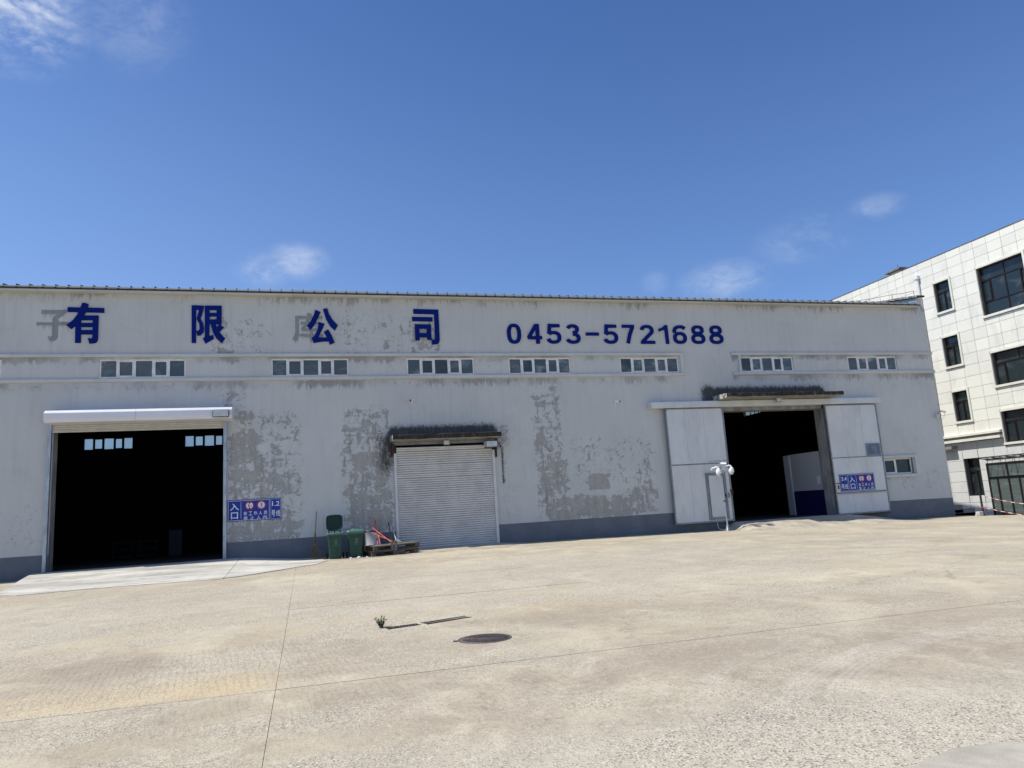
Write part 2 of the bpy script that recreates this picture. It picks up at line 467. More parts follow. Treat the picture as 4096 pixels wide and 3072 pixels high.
M['bin'] = simple('green_bin_plastic', (.014, .062, .046), 0.5, var=.16, scale=5, dirt=(.06, .085, .07), dirt_amt=.35)
M['bin_lid'] = simple('sunlit_green_lid', (.07, .17, .125), 0.4, var=.15, scale=5)  # paler than the body: sun gloss put into the lid colour
M['bin_in'] = simple('green_lid_inside', (.004, .028, .020), 0.6, var=.15, scale=5)
M['bin_print'] = simple('faded_white_print', (.16, .24, .20), 0.7, var=.25, scale=25)
M['rubber'] = simple('rubber', (.015, .015, .016), 0.8, var=.2)
M['barrel'] = simple('white_plastic_barrel', (.50, .51, .53), 0.45, var=.08, scale=5, dirt=(.28, .2, .15), dirt_amt=.35)
M['wood'] = simple('weathered_pallet_wood', (.11, .085, .062), 0.85, var=.4, scale=9, dirt=(.06, .045, .035), dirt_amt=.6, bump=.4, stretch=(.3, 1, 1))
M['wood_pale'] = simple('pale_pallet_board', (.20, .165, .125), 0.85, var=.25, scale=9, dirt=(.16, .12, .09), dirt_amt=.5, bump=.4, stretch=(.3, 1, 1))
M['orange'] = simple('orange_painted_handle', (.62, .085, .035), 0.45, var=.2, scale=14, dirt=(.3, .05, .04), dirt_amt=.4)
M['straw'] = simple('twig_broom_straw', (.22, .165, .10), 0.85, var=.4, scale=25)
M['bamboo'] = simple('bamboo_handle', (.27, .22, .15), 0.6, var=.3, scale=12)
M['mop'] = simple('grey_mop_strands', (.24, .25, .28), 0.95, var=.4, scale=30)
M['mopstick'] = simple('cream_mop_handle', (.60, .58, .50), 0.5, var=.1, scale=10)
M['darkiron'] = simple('dark_grate_iron', (.045, .04, .038), 0.7, .2, var=.3, scale=15)
M['dimblue'] = simple('dim_blue_grey_steel', (.012, .014, .035), .6, var=.1)  # nearly black steel, indoor shade put into the cabinet colour
M['iron'] = simple('cast_iron', (.125, .10, .092), 0.7, .15, var=.3, scale=20, dirt=(.34, .29, .22), dirt_amt=.55, bump=.3)
M['leaf'] = simple('weed_leaf', (.10, .115, .045), 0.6, var=.4, scale=30)
M['brownframe'] = simple('brown_window_frame', (.022, .013, .011), 0.4, .2, var=.2, scale=4)
M['trim'] = simple('cream_window_surround', (.70, .685, .60), 0.8, var=.06, scale=1.5, dirt=(.42, .40, .36), dirt_amt=.4)
M['darkjoint'] = simple('tile_joint', (.14, .13, .12), 0.9, var=.2)
M['darkstone'] = simple('dark_step_stone', (.21, .21, .205), 0.8, var=.15, scale=3)
M['blueflash'] = simple('blue_flashing', (.32, .45, .50), 0.4, .2, var=.1, scale=2)
M['pipe'] = simple('white_pipe', (.72, .72, .74), 0.4, var=.04)
M['tape_w'] = simple('tape_white', (.8, .8, .78), 0.5, var=.04)
M['tape_r'] = simple('tape_red', (.60, .03, .03), 0.5, var=.08)
M['stone'] = simple('pale_stone', (.52, .50, .47), 0.9, var=.15, scale=20)
M['curtain'] = simple('grey_curtain', (.16, .145, .13), 0.9, var=.25, scale=3, stretch=(9, 9, .3))

def canopy_material():
    m, nt, b = new_mat('blackened_canopy_concrete')
    p = nt.pos(); x, y, z = nt.xyz(p)
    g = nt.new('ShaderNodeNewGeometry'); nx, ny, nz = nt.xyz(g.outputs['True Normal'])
    a = nt.noise(nt.scale(p, (1.2, 1, .5)), 3.0, 9, .75, .5); e = nt.noise(nt.scale(p, (3, 1, .6)), 9.0, 6, .7)
    c = nt.mix(a.step(.32, .5), (.15, .14, .115), (.04, .036, .03))
    c = nt.mix(e.step(.5, .62), c, (.015, .014, .012))
    c = nt.mix(e.step(.34, .26), c, (.34, .32, .29))
    under = nt.mix(a.step(.45, .68), (.33, .315, .28), (.15, .135, .115))  # paler underside, its lighting put into the colour
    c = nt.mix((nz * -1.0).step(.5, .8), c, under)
    lit_left = nt.mix(e.step(.4, .6), (.5, .49, .46), (.09, .085, .08))  # left ends painted paler, sunlight put into the colour
    c = nt.mix((nx * -1.0).step(.5, .8), c, lit_left)
    setp(nt, b, c, .92, 0, .2, nt.bump(a * .6 + e * .4, .5, .02))
    return m
M['canopy'] = canopy_material()

def glass_material(name, tint, film=0.3, rough=0.06, fcol=(.33, .38, .39), fscale=1.1):
    m, nt, b = new_mat(name)
    p = nt.pos()
    a = nt.noise(nt.scale(p, (1, 1, 1.3)), fscale, 5, .5, .8)
    bnd = nt.noise(nt.scale(p, (.7, .7, 3.5)), 1.6, 5, .55, .5)
    c = nt.mix(a.step(.5, .78) * film, tint, fcol)
    c = nt.mix(bnd.step(.48, .7) * film * .6, c, tuple(v * 2.2 for v in tint))
    setp(nt, b, c, rough, 0, .5)
    return m
M['glass'] = glass_material('warehouse_pane', (.065, .085, .095), .85)
M['glassb'] = glass_material('filmed_warehouse_pane', (.085, .105, .112), 1.0, .12, fscale=2.0)
M['glassc'] = glass_material('clearer_warehouse_pane', (.035, .048, .056), .5, .05, fscale=.8)
M['glass2'] = glass_material('dark_pane', (.016, .026, .03), .15, .04)
M['glass3'] = glass_material('entrance_pane', (.10, .125, .12), .6, .05, fscale=.5)

def through_material():
    m = bpy.data.materials.new('hazy_rear_pane'); m.use_nodes = True
    nt = NT(m.node_tree); m.node_tree.nodes.remove(m.node_tree.nodes['Principled BSDF'])
    t = nt.new('ShaderNodeBsdfTransparent'); t.inputs[0].default_value = (.55, .60, .58, 1)
    d = nt.new('ShaderNodeBsdfTranslucent'); d.inputs[0].default_value = (.75, .80, .78, 1)
    mx = nt.new('ShaderNodeMixShader')
    n = nt.noise(nt.scale(nt.pos(), (1, 1, .4)), 2.2, 5)
    nt.link((n.step(.3, .7) * .5 + .2).v, mx.inputs[0])
    nt.link(t.outputs[0], mx.inputs[1]); nt.link(d.outputs[0], mx.inputs[2])
    nt.link(mx.outputs[0], m.node_tree.nodes['Material Output'].inputs[0])
    return m
M['through'] = through_material()

def wall_material():
    m, nt, b = new_mat('weathered_wall_paint')
    p = nt.pos(); x, y, z = nt.xyz(p)
    peel, grime_shade, mold, ghost = nt.attr('peel'), nt.attr('grime_shade'), nt.attr('mold'), nt.attr('ghost')
    v = nt.vec(x, 0.0, z)
    low = nt.noise(v, .5, 4, .5); streak = nt.noise(nt.vec(x * 3.0, 0.0, z * .25), 1.6, 7, .65)
    c = nt.mix(low.step(.3, .7), (.525, .528, .505), (.565, .567, .54))
    c = nt.mix(streak.step(.46, .74) * .32, c, (.40, .395, .375))
    smut = nt.noise(nt.vec(x * .7, 6.0, z * 1.1), 1.3, 8, .7, .4)
    c = nt.mix(smut.step(.52, .72) * .22, c, (.36, .355, .335))
    # flaking paint: blocky, crackled network
    iso = nt.noise(nt.vec(x, 0.0, z * .85), 2.6, 12, .74, .55)
    hs = nt.noise(nt.vec(x * .55, 3.0, z * 2.6), 2.4, 8, .66, .25)
    vs = nt.noise(nt.vec(x * 2.8, 7.0, z * .6), 2.0, 8, .66, .25)
    fin = nt.noise(nt.vec(x, 4.0, z), 9.0, 8, .75, .8)
    fl = iso * .50 + hs.max(vs) * .20 + (hs + vs) * .06 + fin * .20
    lvl = fl + peel * .34 - .34
    pm = lvl.step(.335, .350)
    edge = lvl.step(.318, .335) * lvl.step(.366, .350)
    pc = nt.mix(streak.step(.4, .65), (.40, .385, .35), (.345, .33, .30))
    pc = nt.mix(vs.step(.5, .7) * .5, pc, (.25, .24, .215))
    pc = nt.mix(fin.step(.55, .7) * .3, pc, (.43, .41, .37))
    c = nt.mix(pm, c, pc)
    c = nt.mix(edge * .5, c, (.22, .22, .22))
    # thin cracks around
    ve = S(nt.nt, nt.voro(nt.vec(x + iso * .5, 0.0, z + hs * .5), 3.2, 'DISTANCE_TO_EDGE'))
    ck = ve.step(.035, .008) * nt.noise(v, 3.5, 3).step(.47, .6) * peel.step(.10, .34)
    c = nt.mix(ck * .75, c, (.22, .215, .205))
    # scattered marks
    dots = nt.noise(nt.vec(x * 1.0, 9.0, z * .6), 6.0, 4, .7).step(.74, .78)
    c = nt.mix(dots * .45, c, (.27, .27, .27))
    # dirt runs, with shade painted in along the wall foot
    gn = nt.noise(nt.vec(x * 4.0, 1.0, z * .9), 1.7, 8, .7, .2)
    gm = (gn + grime_shade * .55 - .55).step(.12, .30) * grime_shade.step(0.02, .3)
    blot = nt.noise(nt.vec(x * .6, 4.0, z * .3), 1.1, 5, .6).step(.38, .62)
    c = nt.mix(gm * blot * .6, c, (.15, .145, .14))
    c = nt.mix(grime_shade * blot * .14, c, (.3, .29, .28))
    # black mould above the canopies
    mn = nt.noise(nt.vec(x * 2.4, 2.0, z * 1.5), 3.6, 10, .85, .5)
    mn2 = nt.noise(nt.vec(x * 9.0, 5.0, z * 1.2), 2.0, 6, .7)
    mm = (mn * .7 + mn2 * .3 + mold * .62 - .62).step(.03, .24)
    c = nt.mix(mm * mold.step(0.0, .15) * (mn2.step(.3, .5) * .3 + .65), c, (.022, .023, .022))
    c = nt.mix(mold.step(.1, .9) * .5, c, (.10, .10, .098))
    c = nt.mix(mold.step(.02, .3) * fin.step(.5, .62) * .5, c, (.05, .05, .05))
    # faded lettering left behind by removed characters
    c = nt.mix(ghost * (streak * .5 + .55), c, (.20, .205, .21))
    # grey-blue plinth paint
    xl = (x - 15.0).max(0.0) * -.0112
    ln = z - xl - 1.045 + low * .012
    pl = nt.mix(nt.noise(v, 1.4, 6, .6).step(.35, .7), (.135, .150, .172), (.165, .18, .20))
    pl = nt.mix((z - xl * 1.2 + iso * .5).step(.75, .45) * .5, pl, (.12, .125, .13))
    c = nt.mix(ln.step(.006, -.006), c, pl)
    hb = nt.noise(v, 22.0, 4, .6) * .25 + low * .6 - pm * .25 - edge * .1
    setp(nt, b, c, .86, 0, .25, nt.bump(hb, .35, .02))
    return m
M['wall'] = wall_material()

def tile_material(name, c1, c2, stain):
    m, nt, b = new_mat(name)
    p = nt.pos(); x, y, z = nt.xyz(p)
    oi = nt.new('ShaderNodeObjectInfo'); rnd = S(nt.nt, oi.outputs['Random'])
    c = nt.mix(rnd, c1, c2)
    a = nt.noise(nt.vec(0.0, y, z * .5), 1.1, 8, .65, .4); s2 = nt.noise(nt.vec(0.0, y * 3, z * .4), 1.5, 6, .6)
    c = nt.mix(a.step(.48, .72) * .45, c, stain)
    c = nt.mix(s2.step(.58, .75) * .3, c, stain)
    f = nt.noise(p, 35.0, 3, .6)
    c = nt.mix(f.step(.45, .7) * .12, c, stain)
    setp(nt, b, c, .75, 0, .3, nt.bump(f, .1, .01))
    return m
M['tile'] = tile_material('cream_facing_tile', (.80, .785, .69), (.73, .715, .64), (.52, .50, .44))
M['granite'] = tile_material('grey_granite_tile', (.68, .675, .65), (.61, .61, .59), (.45, .45, .43))

# ================================================================ GROUND
yard = tag(empty('concrete_yard', (0, 0, 0)), kind='structure')
MM = M
def slab_mesh(x0, x1, y0, y1, step):
    g = .0022; gy = .008; j = [random.uniform(-.0012, .0012) for _ in range(4)]
    nu = max(2, int((x1 - x0) / step)); nv = max(2, int((y1 - y0) / step))
    mb = MB()
    def fn(u, v):
        X = x0 + g + (x1 - x0 - 2 * g) * u; Y = y0 + gy + (y1 - y0 - 2 * gy) * v
        return (X, Y, zg(X, Y) + (j[0] * (1 - u) + j[1] * u) * (1 - v) + (j[2] * (1 - u) + j[3] * u) * v)
    mb.grid(fn, nu, nv)
    ring = [(i / nu, 0) for i in range(nu)] + [(1, i / nv) for i in range(nv)] + [(1 - i / nu, 1) for i in range(nu)] + [(0, 1 - i / nv) for i in range(nv)]
    top = [fn(*q) for q in ring]; n = len(top)
    mb.add(top + [(p[0], p[1], p[2] - .10) for p in top], [(i, i + n, (i + 1) % n + n, (i + 1) % n) for i in range(n)])
    return mb
XC = [-23.5, -17.7, -11.9, -6.1, -.3, 5.5, 11.3, 17.1, 22.9, 28.7, 34.5, 40.3]
YC = [-14, -7.5, -.6, 5.85 - 4.0, 8.0, 14.5, 18.6, 22.75, 28.755]
for yi in range(len(YC) - 1):
    for xi in range(len(XC) - 1):
        x0, x1, y0, y1 = XC[xi], XC[xi + 1], YC[yi], YC[yi + 1]
        if False: pass
        slab_mesh(x0, x1, y0, y1, .7).build('concrete_slab', M['ground'], yard)
g = MB()
def gfn(u, v):
    X = -260 + 520 * u; Y = -200 + 500 * v
    return (X, Y, zg(X, Y) - .035)
xs = sorted(set([-400, -200, -100, -60, -40, -24] + [x for x in range(-20, 44, 2)] + [48, 60, 90, 150, 250, 400]))
ys = sorted(set([-300, -100, -50, -20, -10, 0, 5, 8] + [8 + .5 * i for i in range(50)] + [34, 38, 45, 60, 100, 200, 400]))
g.add([(x, y, zg(x, y) - .035) for y in ys for x in xs], [(j * len(xs) + i, j * len(xs) + i + 1, (j + 1) * len(xs) + i + 1, (j + 1) * len(xs) + i) for j in range(len(ys) - 1) for i in range(len(xs) - 1)], True)
ga = g.build('ground', M['joint'], None); tag(ga, kind='structure')
# outer ground: same concrete beyond the slabs that were cast in bays
og = MB()
for (a, b_, c_, d_) in ((40.3, 300, -200, 28.755), (-300, -23.5, -200, 28.755), (-23.5, 40.3, -200, -14), (29.75, 300, 28.755, 300), (-300, -22.2, 28.755, 300)):
    xx = sorted(set([a, b_] + [x for x in (30.5, 31.5, 33, 35, 36, 37, 38.5, 40, 60, 120) if a < x < b_])); yy = sorted(set([c_, d_] + [y for y in (0, 11, 15, 20, 25, 28.75, 40, 80) if c_ < y < d_]))
    og.add([(x, y, zg(x, y)) for y in yy for x in xx], [(j * len(xx) + i, j * len(xx) + i + 1, (j + 1) * len(xx) + i + 1, (j + 1) * len(xx) + i) for j in range(len(yy) - 1) for i in range(len(xx) - 1)])
tag(og.build('outer_pavement', ground_material('outer_concrete', True), None), kind='structure')

# pale new ramp slab in front of the left door
def slabz(x, y):
    t = sst(y, 22.9, 28.5) * .5 + .5 * min(max((y - 22.9) / 5.6, 0), 1)
    fx = 1 - sst(x, -2.6, .2)
    return zg(x, y) + .014 + (.47 - .27) * t * fx
def lx(y): return float(np.interp(y, [22.3, 23.1, 28.75], [-6.9, -7.95, -8.75]))
def rx(y): return float(np.interp(y, [22.4, 22.7, 23.2, 24, 25.5, 26.6, 28.0, 28.75], [-3.0, -2.0, -1.5, -.81, .39, .7, .55, .15]))
ramp = tag(empty('entrance_ramp', (-4.5, 25.5, .2)), kind='structure')
for side in (0, 1):
    mb = MB()
    def fn(u, v):
        y = 22.55 + (28.745 - 22.55) * v
        y += .25 * math.exp(-((u - .5) / .3) ** 2) * (1 - v) * (1 - side)
        a, b = lx(y), rx(y); mdl = -2.22
        X = a + (mdl - .008 - a) * u if side == 0 else mdl + .008 + (b - mdl - .008) * u
        wob = .05 * mnoise.noise(Vector((X * 1.3, y * 1.3, 0))) 
        return (X + (wob if 0 < u else 0) * (u == 1 and side == 1), y + wob * (v == 0), slabz(X, y))
    nu, nv = 30, 26
    mb.grid(fn, nu, nv)
    ring = [(i / nu, 0) for i in range(nu)] + [(1, i / nv) for i in range(nv)] + [(1 - i / nu, 1) for i in range(nu)] + [(0, 1 - i / nv) for i in range(nv)]
    top = [fn(*q) for q in ring]; n = len(top)
    mb.add(top + [(p[0], p[1], zg(p[0], p[1]) - .05) for p in top], [(i, i + n, (i + 1) % n + n, (i + 1) % n) for i in range(n)])
    mb.build('ramp_slab', M['slab_new'], ramp)

def mound(name, x0, x1, y0, hx, fxa, fxb, wob=.06, mat='ramp'):
    mb = MB(); nu, nv = 70, 26
    def fn(u, v):
        X = x0 + (x1 - x0) * u; Y = y0 + (28.745 - y0) * v
        nz = mnoise.fractal(Vector((X * .9, Y * .9, 1.3)), 1.0, 2.0, 4)
        h = fxa(X + nz * .25) * fxb(X + nz * .25) * sst(Y + nz * wob * 3, y0 + .1, 28.5)
        return (X, Y, zg(X, Y) - .02 + (hx(X, Y) + .025) * h + nz * .006 * h)
    mb.grid(fn, nu, nv); return tag(mb.build(name, M[mat], None), kind='structure')
mound('concrete_ramp', 16.95, 27.2, 26.2, lambda x, y: .475 - zg(x, y), lambda x: sst(x, 17.05, 17.85), lambda x: 1 - sst(x, 23.0, 26.9))
mound('concrete_ramp', 3.0, 8.6, 27.0, lambda x, y: .055, lambda x: sst(x, 3.0, 3.8), lambda x: 1 - sst(x, 7.0, 8.5), mat='ramp')
# pale patch at the lower right edge of the picture
pp = [(3.12, 3.5), (3.24, 3.66), (3.30, 3.76), (3.42, 3.80), (3.50, 3.86), (3.64, 3.885), (3.75, 3.93), (3.92, 3.915), (4.09, 3.895), (4.25, 3.82), (4.6, 3.7), (5, 3.3), (4.6, 2.6), (3.6, 2.6), (3.0, 3.2)]
pm_ = MB(); pm_.add([(x, y, .010) for x, y in pp] + [(x * 1.0, y, -.01) for x, y in pp], [tuple(range(len(pp) - 1, -1, -1))] + [(i, (i + 1) % len(pp), (i + 1) % len(pp) + len(pp), i + len(pp)) for i in range(len(pp))])
tag(pm_.build('concrete_patch', M['patch'], None), kind='structure')

# ================================================================ WAREHOUSE
Y0 = 28.75; XL, XR = -22, 29.75; ZT = 10.31; YB = 45.0
wh = tag(empty('warehouse', (0, Y0, 0)), 'long pale warehouse with peeling grey-white paint and blue characters high on its wall', 'building')
WINX = [(-12.88, -10.02), (-6.99, -4.13), (-1.16, 1.71), (3.96, 6.71), (8.16, 10.89), (13.14, 15.95), (19.06, 21.83), (24.85, 27.67)]
HOLES = [(a, b, 7.07, 7.77) for a, b in WINX] + [(-8.34, -2.80, .40, 5.40), (3.42, 7.26, .30, 4.30), (17.4, 23.0, .42, 5.31), (25.2, 27.74, 2.13, 2.87)]

# front skin: fine grid carrying where the paint has flaked, run or gone mouldy
def boxm(X, Z, x0, x1, z0, z1, s): 
    f = lambda t, a, b: np.clip((t - a) / s + .5, 0, 1) * np.clip((b - t) / s + .5, 0, 1)
    return f(X, x0, x1) * f(Z, z0, z1)
def inpoly(X, Z, poly):
    r = np.zeros(X.shape, bool); n = len(poly)
    for i in range(n):
        (xa, za), (xb, zb) = poly[i], poly[(i + 1) % n]
        if za == zb: continue
        c = ((za > Z) != (zb > Z)) & (X < (xb - xa) * (Z - za) / (zb - za) + xa)
        r ^= c
    return r
GHOST = [[(-8.883,9.563),(-8.072,9.589),(-8.079,9.474),(-8.213,9.358),(-8.342,9.252),(-8.337,9.134),(-7.985,9.137),(-7.996,9.010),(-8.321,9.002),(-8.320,8.654),(-8.357,8.509),(-8.451,8.437),(-8.568,8.450),(-8.629,8.539),(-8.652,8.620),(-8.574,8.598),(-8.517,8.626),(-8.519,9.001),(-9.025,8.996),(-9.030,9.118),(-8.516,9.127),(-8.530,9.277),(-8.391,9.429),(-8.877,9.418)],
 [(-0.266,9.461),(0.769,9.457),(0.756,9.331),(-0.111,9.331),(-0.118,8.751),(-0.140,8.644),(-0.172,8.483),(-0.282,8.435),(-0.331,8.515),(-0.381,8.541),(-0.310,8.665),(-0.273,8.804)],
 [(0.159,9.564),(0.347,9.577),(0.361,9.455),(0.188,9.453)],
 [(0.151,9.330),(0.313,9.332),(0.251,9.228),(0.637,9.232),(0.635,9.113),(0.168,9.109),(0.136,8.968),(0.551,8.966),(0.534,8.852),(-0.017,8.849),(-0.061,8.967),(0.046,9.064),(0.087,9.113),(-0.079,9.112),(-0.077,9.231),(0.119,9.233)],
 [(-0.114,8.738),(0.771,8.743),(0.769,8.621),(-0.120,8.628)],[(0.271,8.850),(0.407,8.851),(0.406,8.741),(0.269,8.741)],[(0.272,8.624),(0.404,8.625),(0.340,8.420),(0.269,8.420)]]
def cuts(a, b, extra, step):
    t = sorted(set([a, b] + [e for e in extra if a < e < b])); out = []
    for p, q in zip(t, t[1:]):
        n = max(1, int(math.ceil((q - p) / step))); out += [p + (q - p) * i / n for i in range(n)]
    return np.array(out + [b])
xx = np.concatenate([cuts(XL, -9.2, [h for H in HOLES for h in H[:2]], .12)[:-1], cuts(-9.2, -7.8, [h for H in HOLES for h in H[:2]], .022)[:-1], cuts(-7.8, -.45, [h for H in HOLES for h in H[:2]], .11)[:-1], cuts(-.45, .85, [], .022)[:-1], cuts(.85, XR, [h for H in HOLES for h in H[:2]], .11)])
zz = np.concatenate([cuts(-.6, 8.3, [h for H in HOLES for h in H[2:]], .10)[:-1], cuts(8.3, 9.65, [], .022)[:-1], cuts(9.65, ZT, [], .1)])
nx_, nz_ = len(xx), len(zz)
XX, ZZ = np.meshgrid(xx, zz)
PE = np.full(XX.shape, .06)
for (x0, x1, z0, z1, s, w) in ((-2.74, .05, 1.0, 5.9, .5, .50), (-2.74, -1.3, 2.4, 5.3, .8, .78), (-2.74, -.3, 2.3, 3.7, .5, .72), (-2.74, .0, .9, 1.9, .5, .80), (-3.1, -2.0, 5.6, 6.8, .6, .55), (-2.6, -1.8, 5.3, 5.9, .3, .7),
        (1.3, 3.25, .9, 5.9, .35, .60), (1.5, 3.3, 2.6, 4.2, .5, .72), (1.5, 3.3, 1.0, 2.6, .6, .88), (1.6, 2.5, 4.6, 5.4, .5, .65),
        (8.95, 10.35, 1.1, 6.3, .35, .58), (9.0, 9.7, 3.6, 5.2, .5, .72), (9.0, 10.5, 2.1, 3.6, .5, .78), (9.3, 13.2, .95, 2.0, .5, .90), (12.7, 14.4, 1.0, 2.3, .5, .74), (10.4, 14.5, 2.2, 4.6, .8, .44), (13.2, 14.5, 2.0, 4.0, .8, .52),
        (9.6, 10.4, 6.0, 6.8, .5, .5), (-3.7, -.9, 7.8, 9.6, .7, .42), (-3.4, -2.2, 7.75, 8.6, .5, .55), (.9, 4.2, 7.85, 9.9, .7, .42), (1.4, 2.1, 9.0, 9.4, .3, .65), (2.9, 3.4, 8.9, 9.5, .3, .65),
        (4.0, 5.4, 7.9, 9.3, .5, .70), (8.2, 9.9, 8.2, 9.8, .6, .36), (13, 14.3, 8.0, 9.4, .6, .32), (-9.9, -8.4, 1.1, 3.0, .8, .38), (26.0, 29.5, 1.0, 2.6, .9, .36), (27.2, 28.8, 2.9, 4.0, .5, .36), (7.4, 8.3, 1.0, 4.2, .4, .34),
        (10.8, 12.2, 2.2, 2.8, .1, .3), (11.28, 12.21, 2.19, 2.85, .06, .93), (-11, -1, 7.0, 7.8, .5, .16), (1.8, 8, 7.0, 7.95, .5, .33), (-10, 16, 6.6, 6.95, .3, .35)):
    PE = np.maximum(PE, w * boxm(XX, ZZ, x0, x1, z0, z1, s))
PE[(ZZ > 4.5) & (XX > 17)] *= .6
GR = np.zeros(XX.shape)
fall = lambda z, top, ln: np.where(z <= top, np.clip(1 - (top - z) / ln, 0, 1), 0)
inband = ((XX < 16.16) | (XX > 18.6)).astype(float)
notwin = np.ones(XX.shape)
GR = np.maximum(GR, fall(ZZ, 7.86, .42) * inband * .95)
GR = np.maximum(GR, fall(ZZ, 6.94, .55) * inband * .9)
GR = np.maximum(GR, fall(ZZ, 10.31, .75) * .62)
GR = np.maximum(GR, fall(ZZ, 2.0, .3) * boxm(XX, ZZ, 25.9, 28, 1.5, 2.0, .1) * .8)
GR = np.maximum(GR, boxm(XX, ZZ, -22, 29.75, 7.92, 8.02, .15) * inband * .55)
GR = np.maximum(GR, boxm(XX, ZZ, -22, 29.75, -.3, .42, .3) * .95)  # wall foot: dirt plus shade painted together
MO = np.zeros(XX.shape)
rise = lambda z, z0, h: np.clip(1 - (z - z0) / h, 0, 1)
MO = np.maximum(MO, boxm(XX, ZZ, 3.1, 7.5, 4.0, 5.4, .4) * rise(ZZ, 4.72, .52)); MO = np.maximum(MO, boxm(XX, ZZ, 2.6, 3.5, 3.2, 4.9, .7) * .5)
MO = np.maximum(MO, boxm(XX, ZZ, 7.3, 8.1, 4.0, 5.1, .6) * .36); MO = np.maximum(MO, boxm(XX, ZZ, 17.3, 23.3, 5.2, 6.9, .35) * rise(ZZ, 6.05, .55)); MO = np.maximum(MO, boxm(XX, ZZ, 16.9, 17.6, 5.4, 6.5, .5) * .7)
MO = np.maximum(MO, boxm(XX, ZZ, 7.62, 7.74, 2.6, 4.05, .08) * .55)
GH = np.zeros(XX.shape)
_pe = PE; PE = np.interp(PE, [0, .06, .30, .36, .42, .5, .6, .7, .78, .9, 1.0], [0, .02, .21, .26, .32, .38, .445, .50, .535, .57, .66])
for pl in GHOST: GH = np.maximum(GH, inpoly(XX, ZZ, pl).astype(float))
drip = GH.copy()
for k in range(1, 14):
    sh = np.roll(GH, -k, axis=0); sh[-k:] = 0
    rn = np.array([abs(mnoise.noise(Vector((float(a) * 9, k * .02, 4.4)))) for a in xx])[None, :]
    drip = np.maximum(drip, sh * np.clip(.62 - k * .05 / (rn * 1.6 + .12), 0, 1))
GH = drip
idx = lambda i, j: j * nx_ + i
faces = []
for j in range(nz_ - 1):
    zc = (zz[j] + zz[j + 1]) / 2; hh = [h for h in HOLES if h[2] < zc < h[3]]
    for i in range(nx_ - 1):
        xc = (xx[i] + xx[i + 1]) / 2
        if any(h[0] < xc < h[1] for h in hh): continue
        faces.append((idx(i, j), idx(i + 1, j), idx(i + 1, j + 1), idx(i, j + 1)))
me = bpy.data.meshes.new('front_wall')
me.from_pydata([(float(a), Y0, float(c)) for c in zz for a in xx], [], faces)
for nm, A in (('peel', PE), ('grime_shade', GR), ('mold', MO), ('ghost', GH)):
    at = me.attributes.new(nm, 'FLOAT', 'POINT'); at.data.foreach_set('value', A.reshape(-1).astype(np.float32))
me.materials.append(M['wall'])
link('front_wall', me, wh)
mb = MB()
for (a, b, c, d) in sub_rects(XL, XR - .002, -.6, ZT - .05, HOLES): mb.box(a, b, Y0 + .006, Y0 + .5, c, d)
mb.build('wall_core', M['jamb'], wh)
# rear and end walls, floor, roof
RW = [(-11.62, -9.12, 6.16, 6.86), (-6.52, -3.9, 6.16, 6.86)]
mb = MB()
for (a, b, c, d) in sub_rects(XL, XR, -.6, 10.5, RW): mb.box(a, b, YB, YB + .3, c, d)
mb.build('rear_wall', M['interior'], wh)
SW = [(42.7, 44.75, 6.95, 7.75)]
mb = MB()
for (a, b, c, d) in sub_rects(Y0 + .5, YB, -.6, 10.4, SW): mb.box(XR - .3, XR, a, b, c, d)
mb.prism_x([(28.78, 10.3), (28.78, 10.74), (37, 12.13), (45.2, 10.74), (45.2, 10.3)], XR - .3, XR)
mb.build('end_wall', M['ledge'], wh)
MB().box(XL - .3, XL, Y0, YB, -.6, 10.4).build('end_wall', M['ledge'], wh)
MB().box(XL, XR - .3, Y0 + .02, YB, -.6, .468).build('interior_floor', M['int_floor'], wh)
mb = MB(); RS = .17
def rz(y): return 10.30 + RS * (y - 28.42) if y < 37 else 10.30 + RS * (37 - 28.42) - RS * (y - 37)
mb.prism_x([(28.42, rz(28.42)), (37, rz(37)), (45.3, rz(45.3)), (45.3, rz(45.3) - .05), (37, rz(37) - .05), (28.42, rz(28.42) - .05)], XL - .1, 29.3)
k = 0; x = 29.0
while x > XL:
    w = .034; yy = (28.43, 37.0)
    vs = []
    for y in yy: vs += [(x - w, y, rz(y) + .002), (x - .006, y, rz(y) + .12), (x + .006, y, rz(y) + .12), (x + w, y, rz(y) + .002)]
    mb.add(vs, [(0, 4, 5, 1), (1, 5, 6, 2), (2, 6, 7, 3), (0, 1, 2, 3)])
    x -= .402
mb.build('corrugated_roof', M['roof'], wh)
mb = MB()
for (a, b, c, d) in sub_rects(Y0 + .5, YB, .47, 10.2, SW): mb.box(XR - .36, XR - .302, a, b, c, d)
mb.build('darkening_liner', M['interior'], wh)  # added near-black sheet over the end wall, keeps the doorway dark
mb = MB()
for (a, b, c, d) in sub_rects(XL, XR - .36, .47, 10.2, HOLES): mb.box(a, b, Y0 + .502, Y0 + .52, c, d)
mb.build('darkening_liner', M['interior'], wh)  # same added dark sheet behind the front wall
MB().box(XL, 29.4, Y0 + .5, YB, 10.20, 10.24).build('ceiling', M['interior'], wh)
# gutter in three metre lengths
gx = -20.48
while gx < 29.2:
    x1 = min(gx + 2.88, 29.2); dz = random.uniform(-.012, .012)
    mb = MB()
    mb.prism_x([(28.752, 10.20 + dz), (28.46, 10.20 + dz), (28.445, 10.215 + dz), (28.445, 10.325 + dz), (28.41, 10.345 + dz), (28.41, 10.365 + dz), (28.46, 10.365 + dz), (28.475, 10.24 + dz), (28.752, 10.24 + dz)], gx + .004, x1 - .004)
    mb.build('gutter_section', M['gutter'], wh)
    gx += 2.88
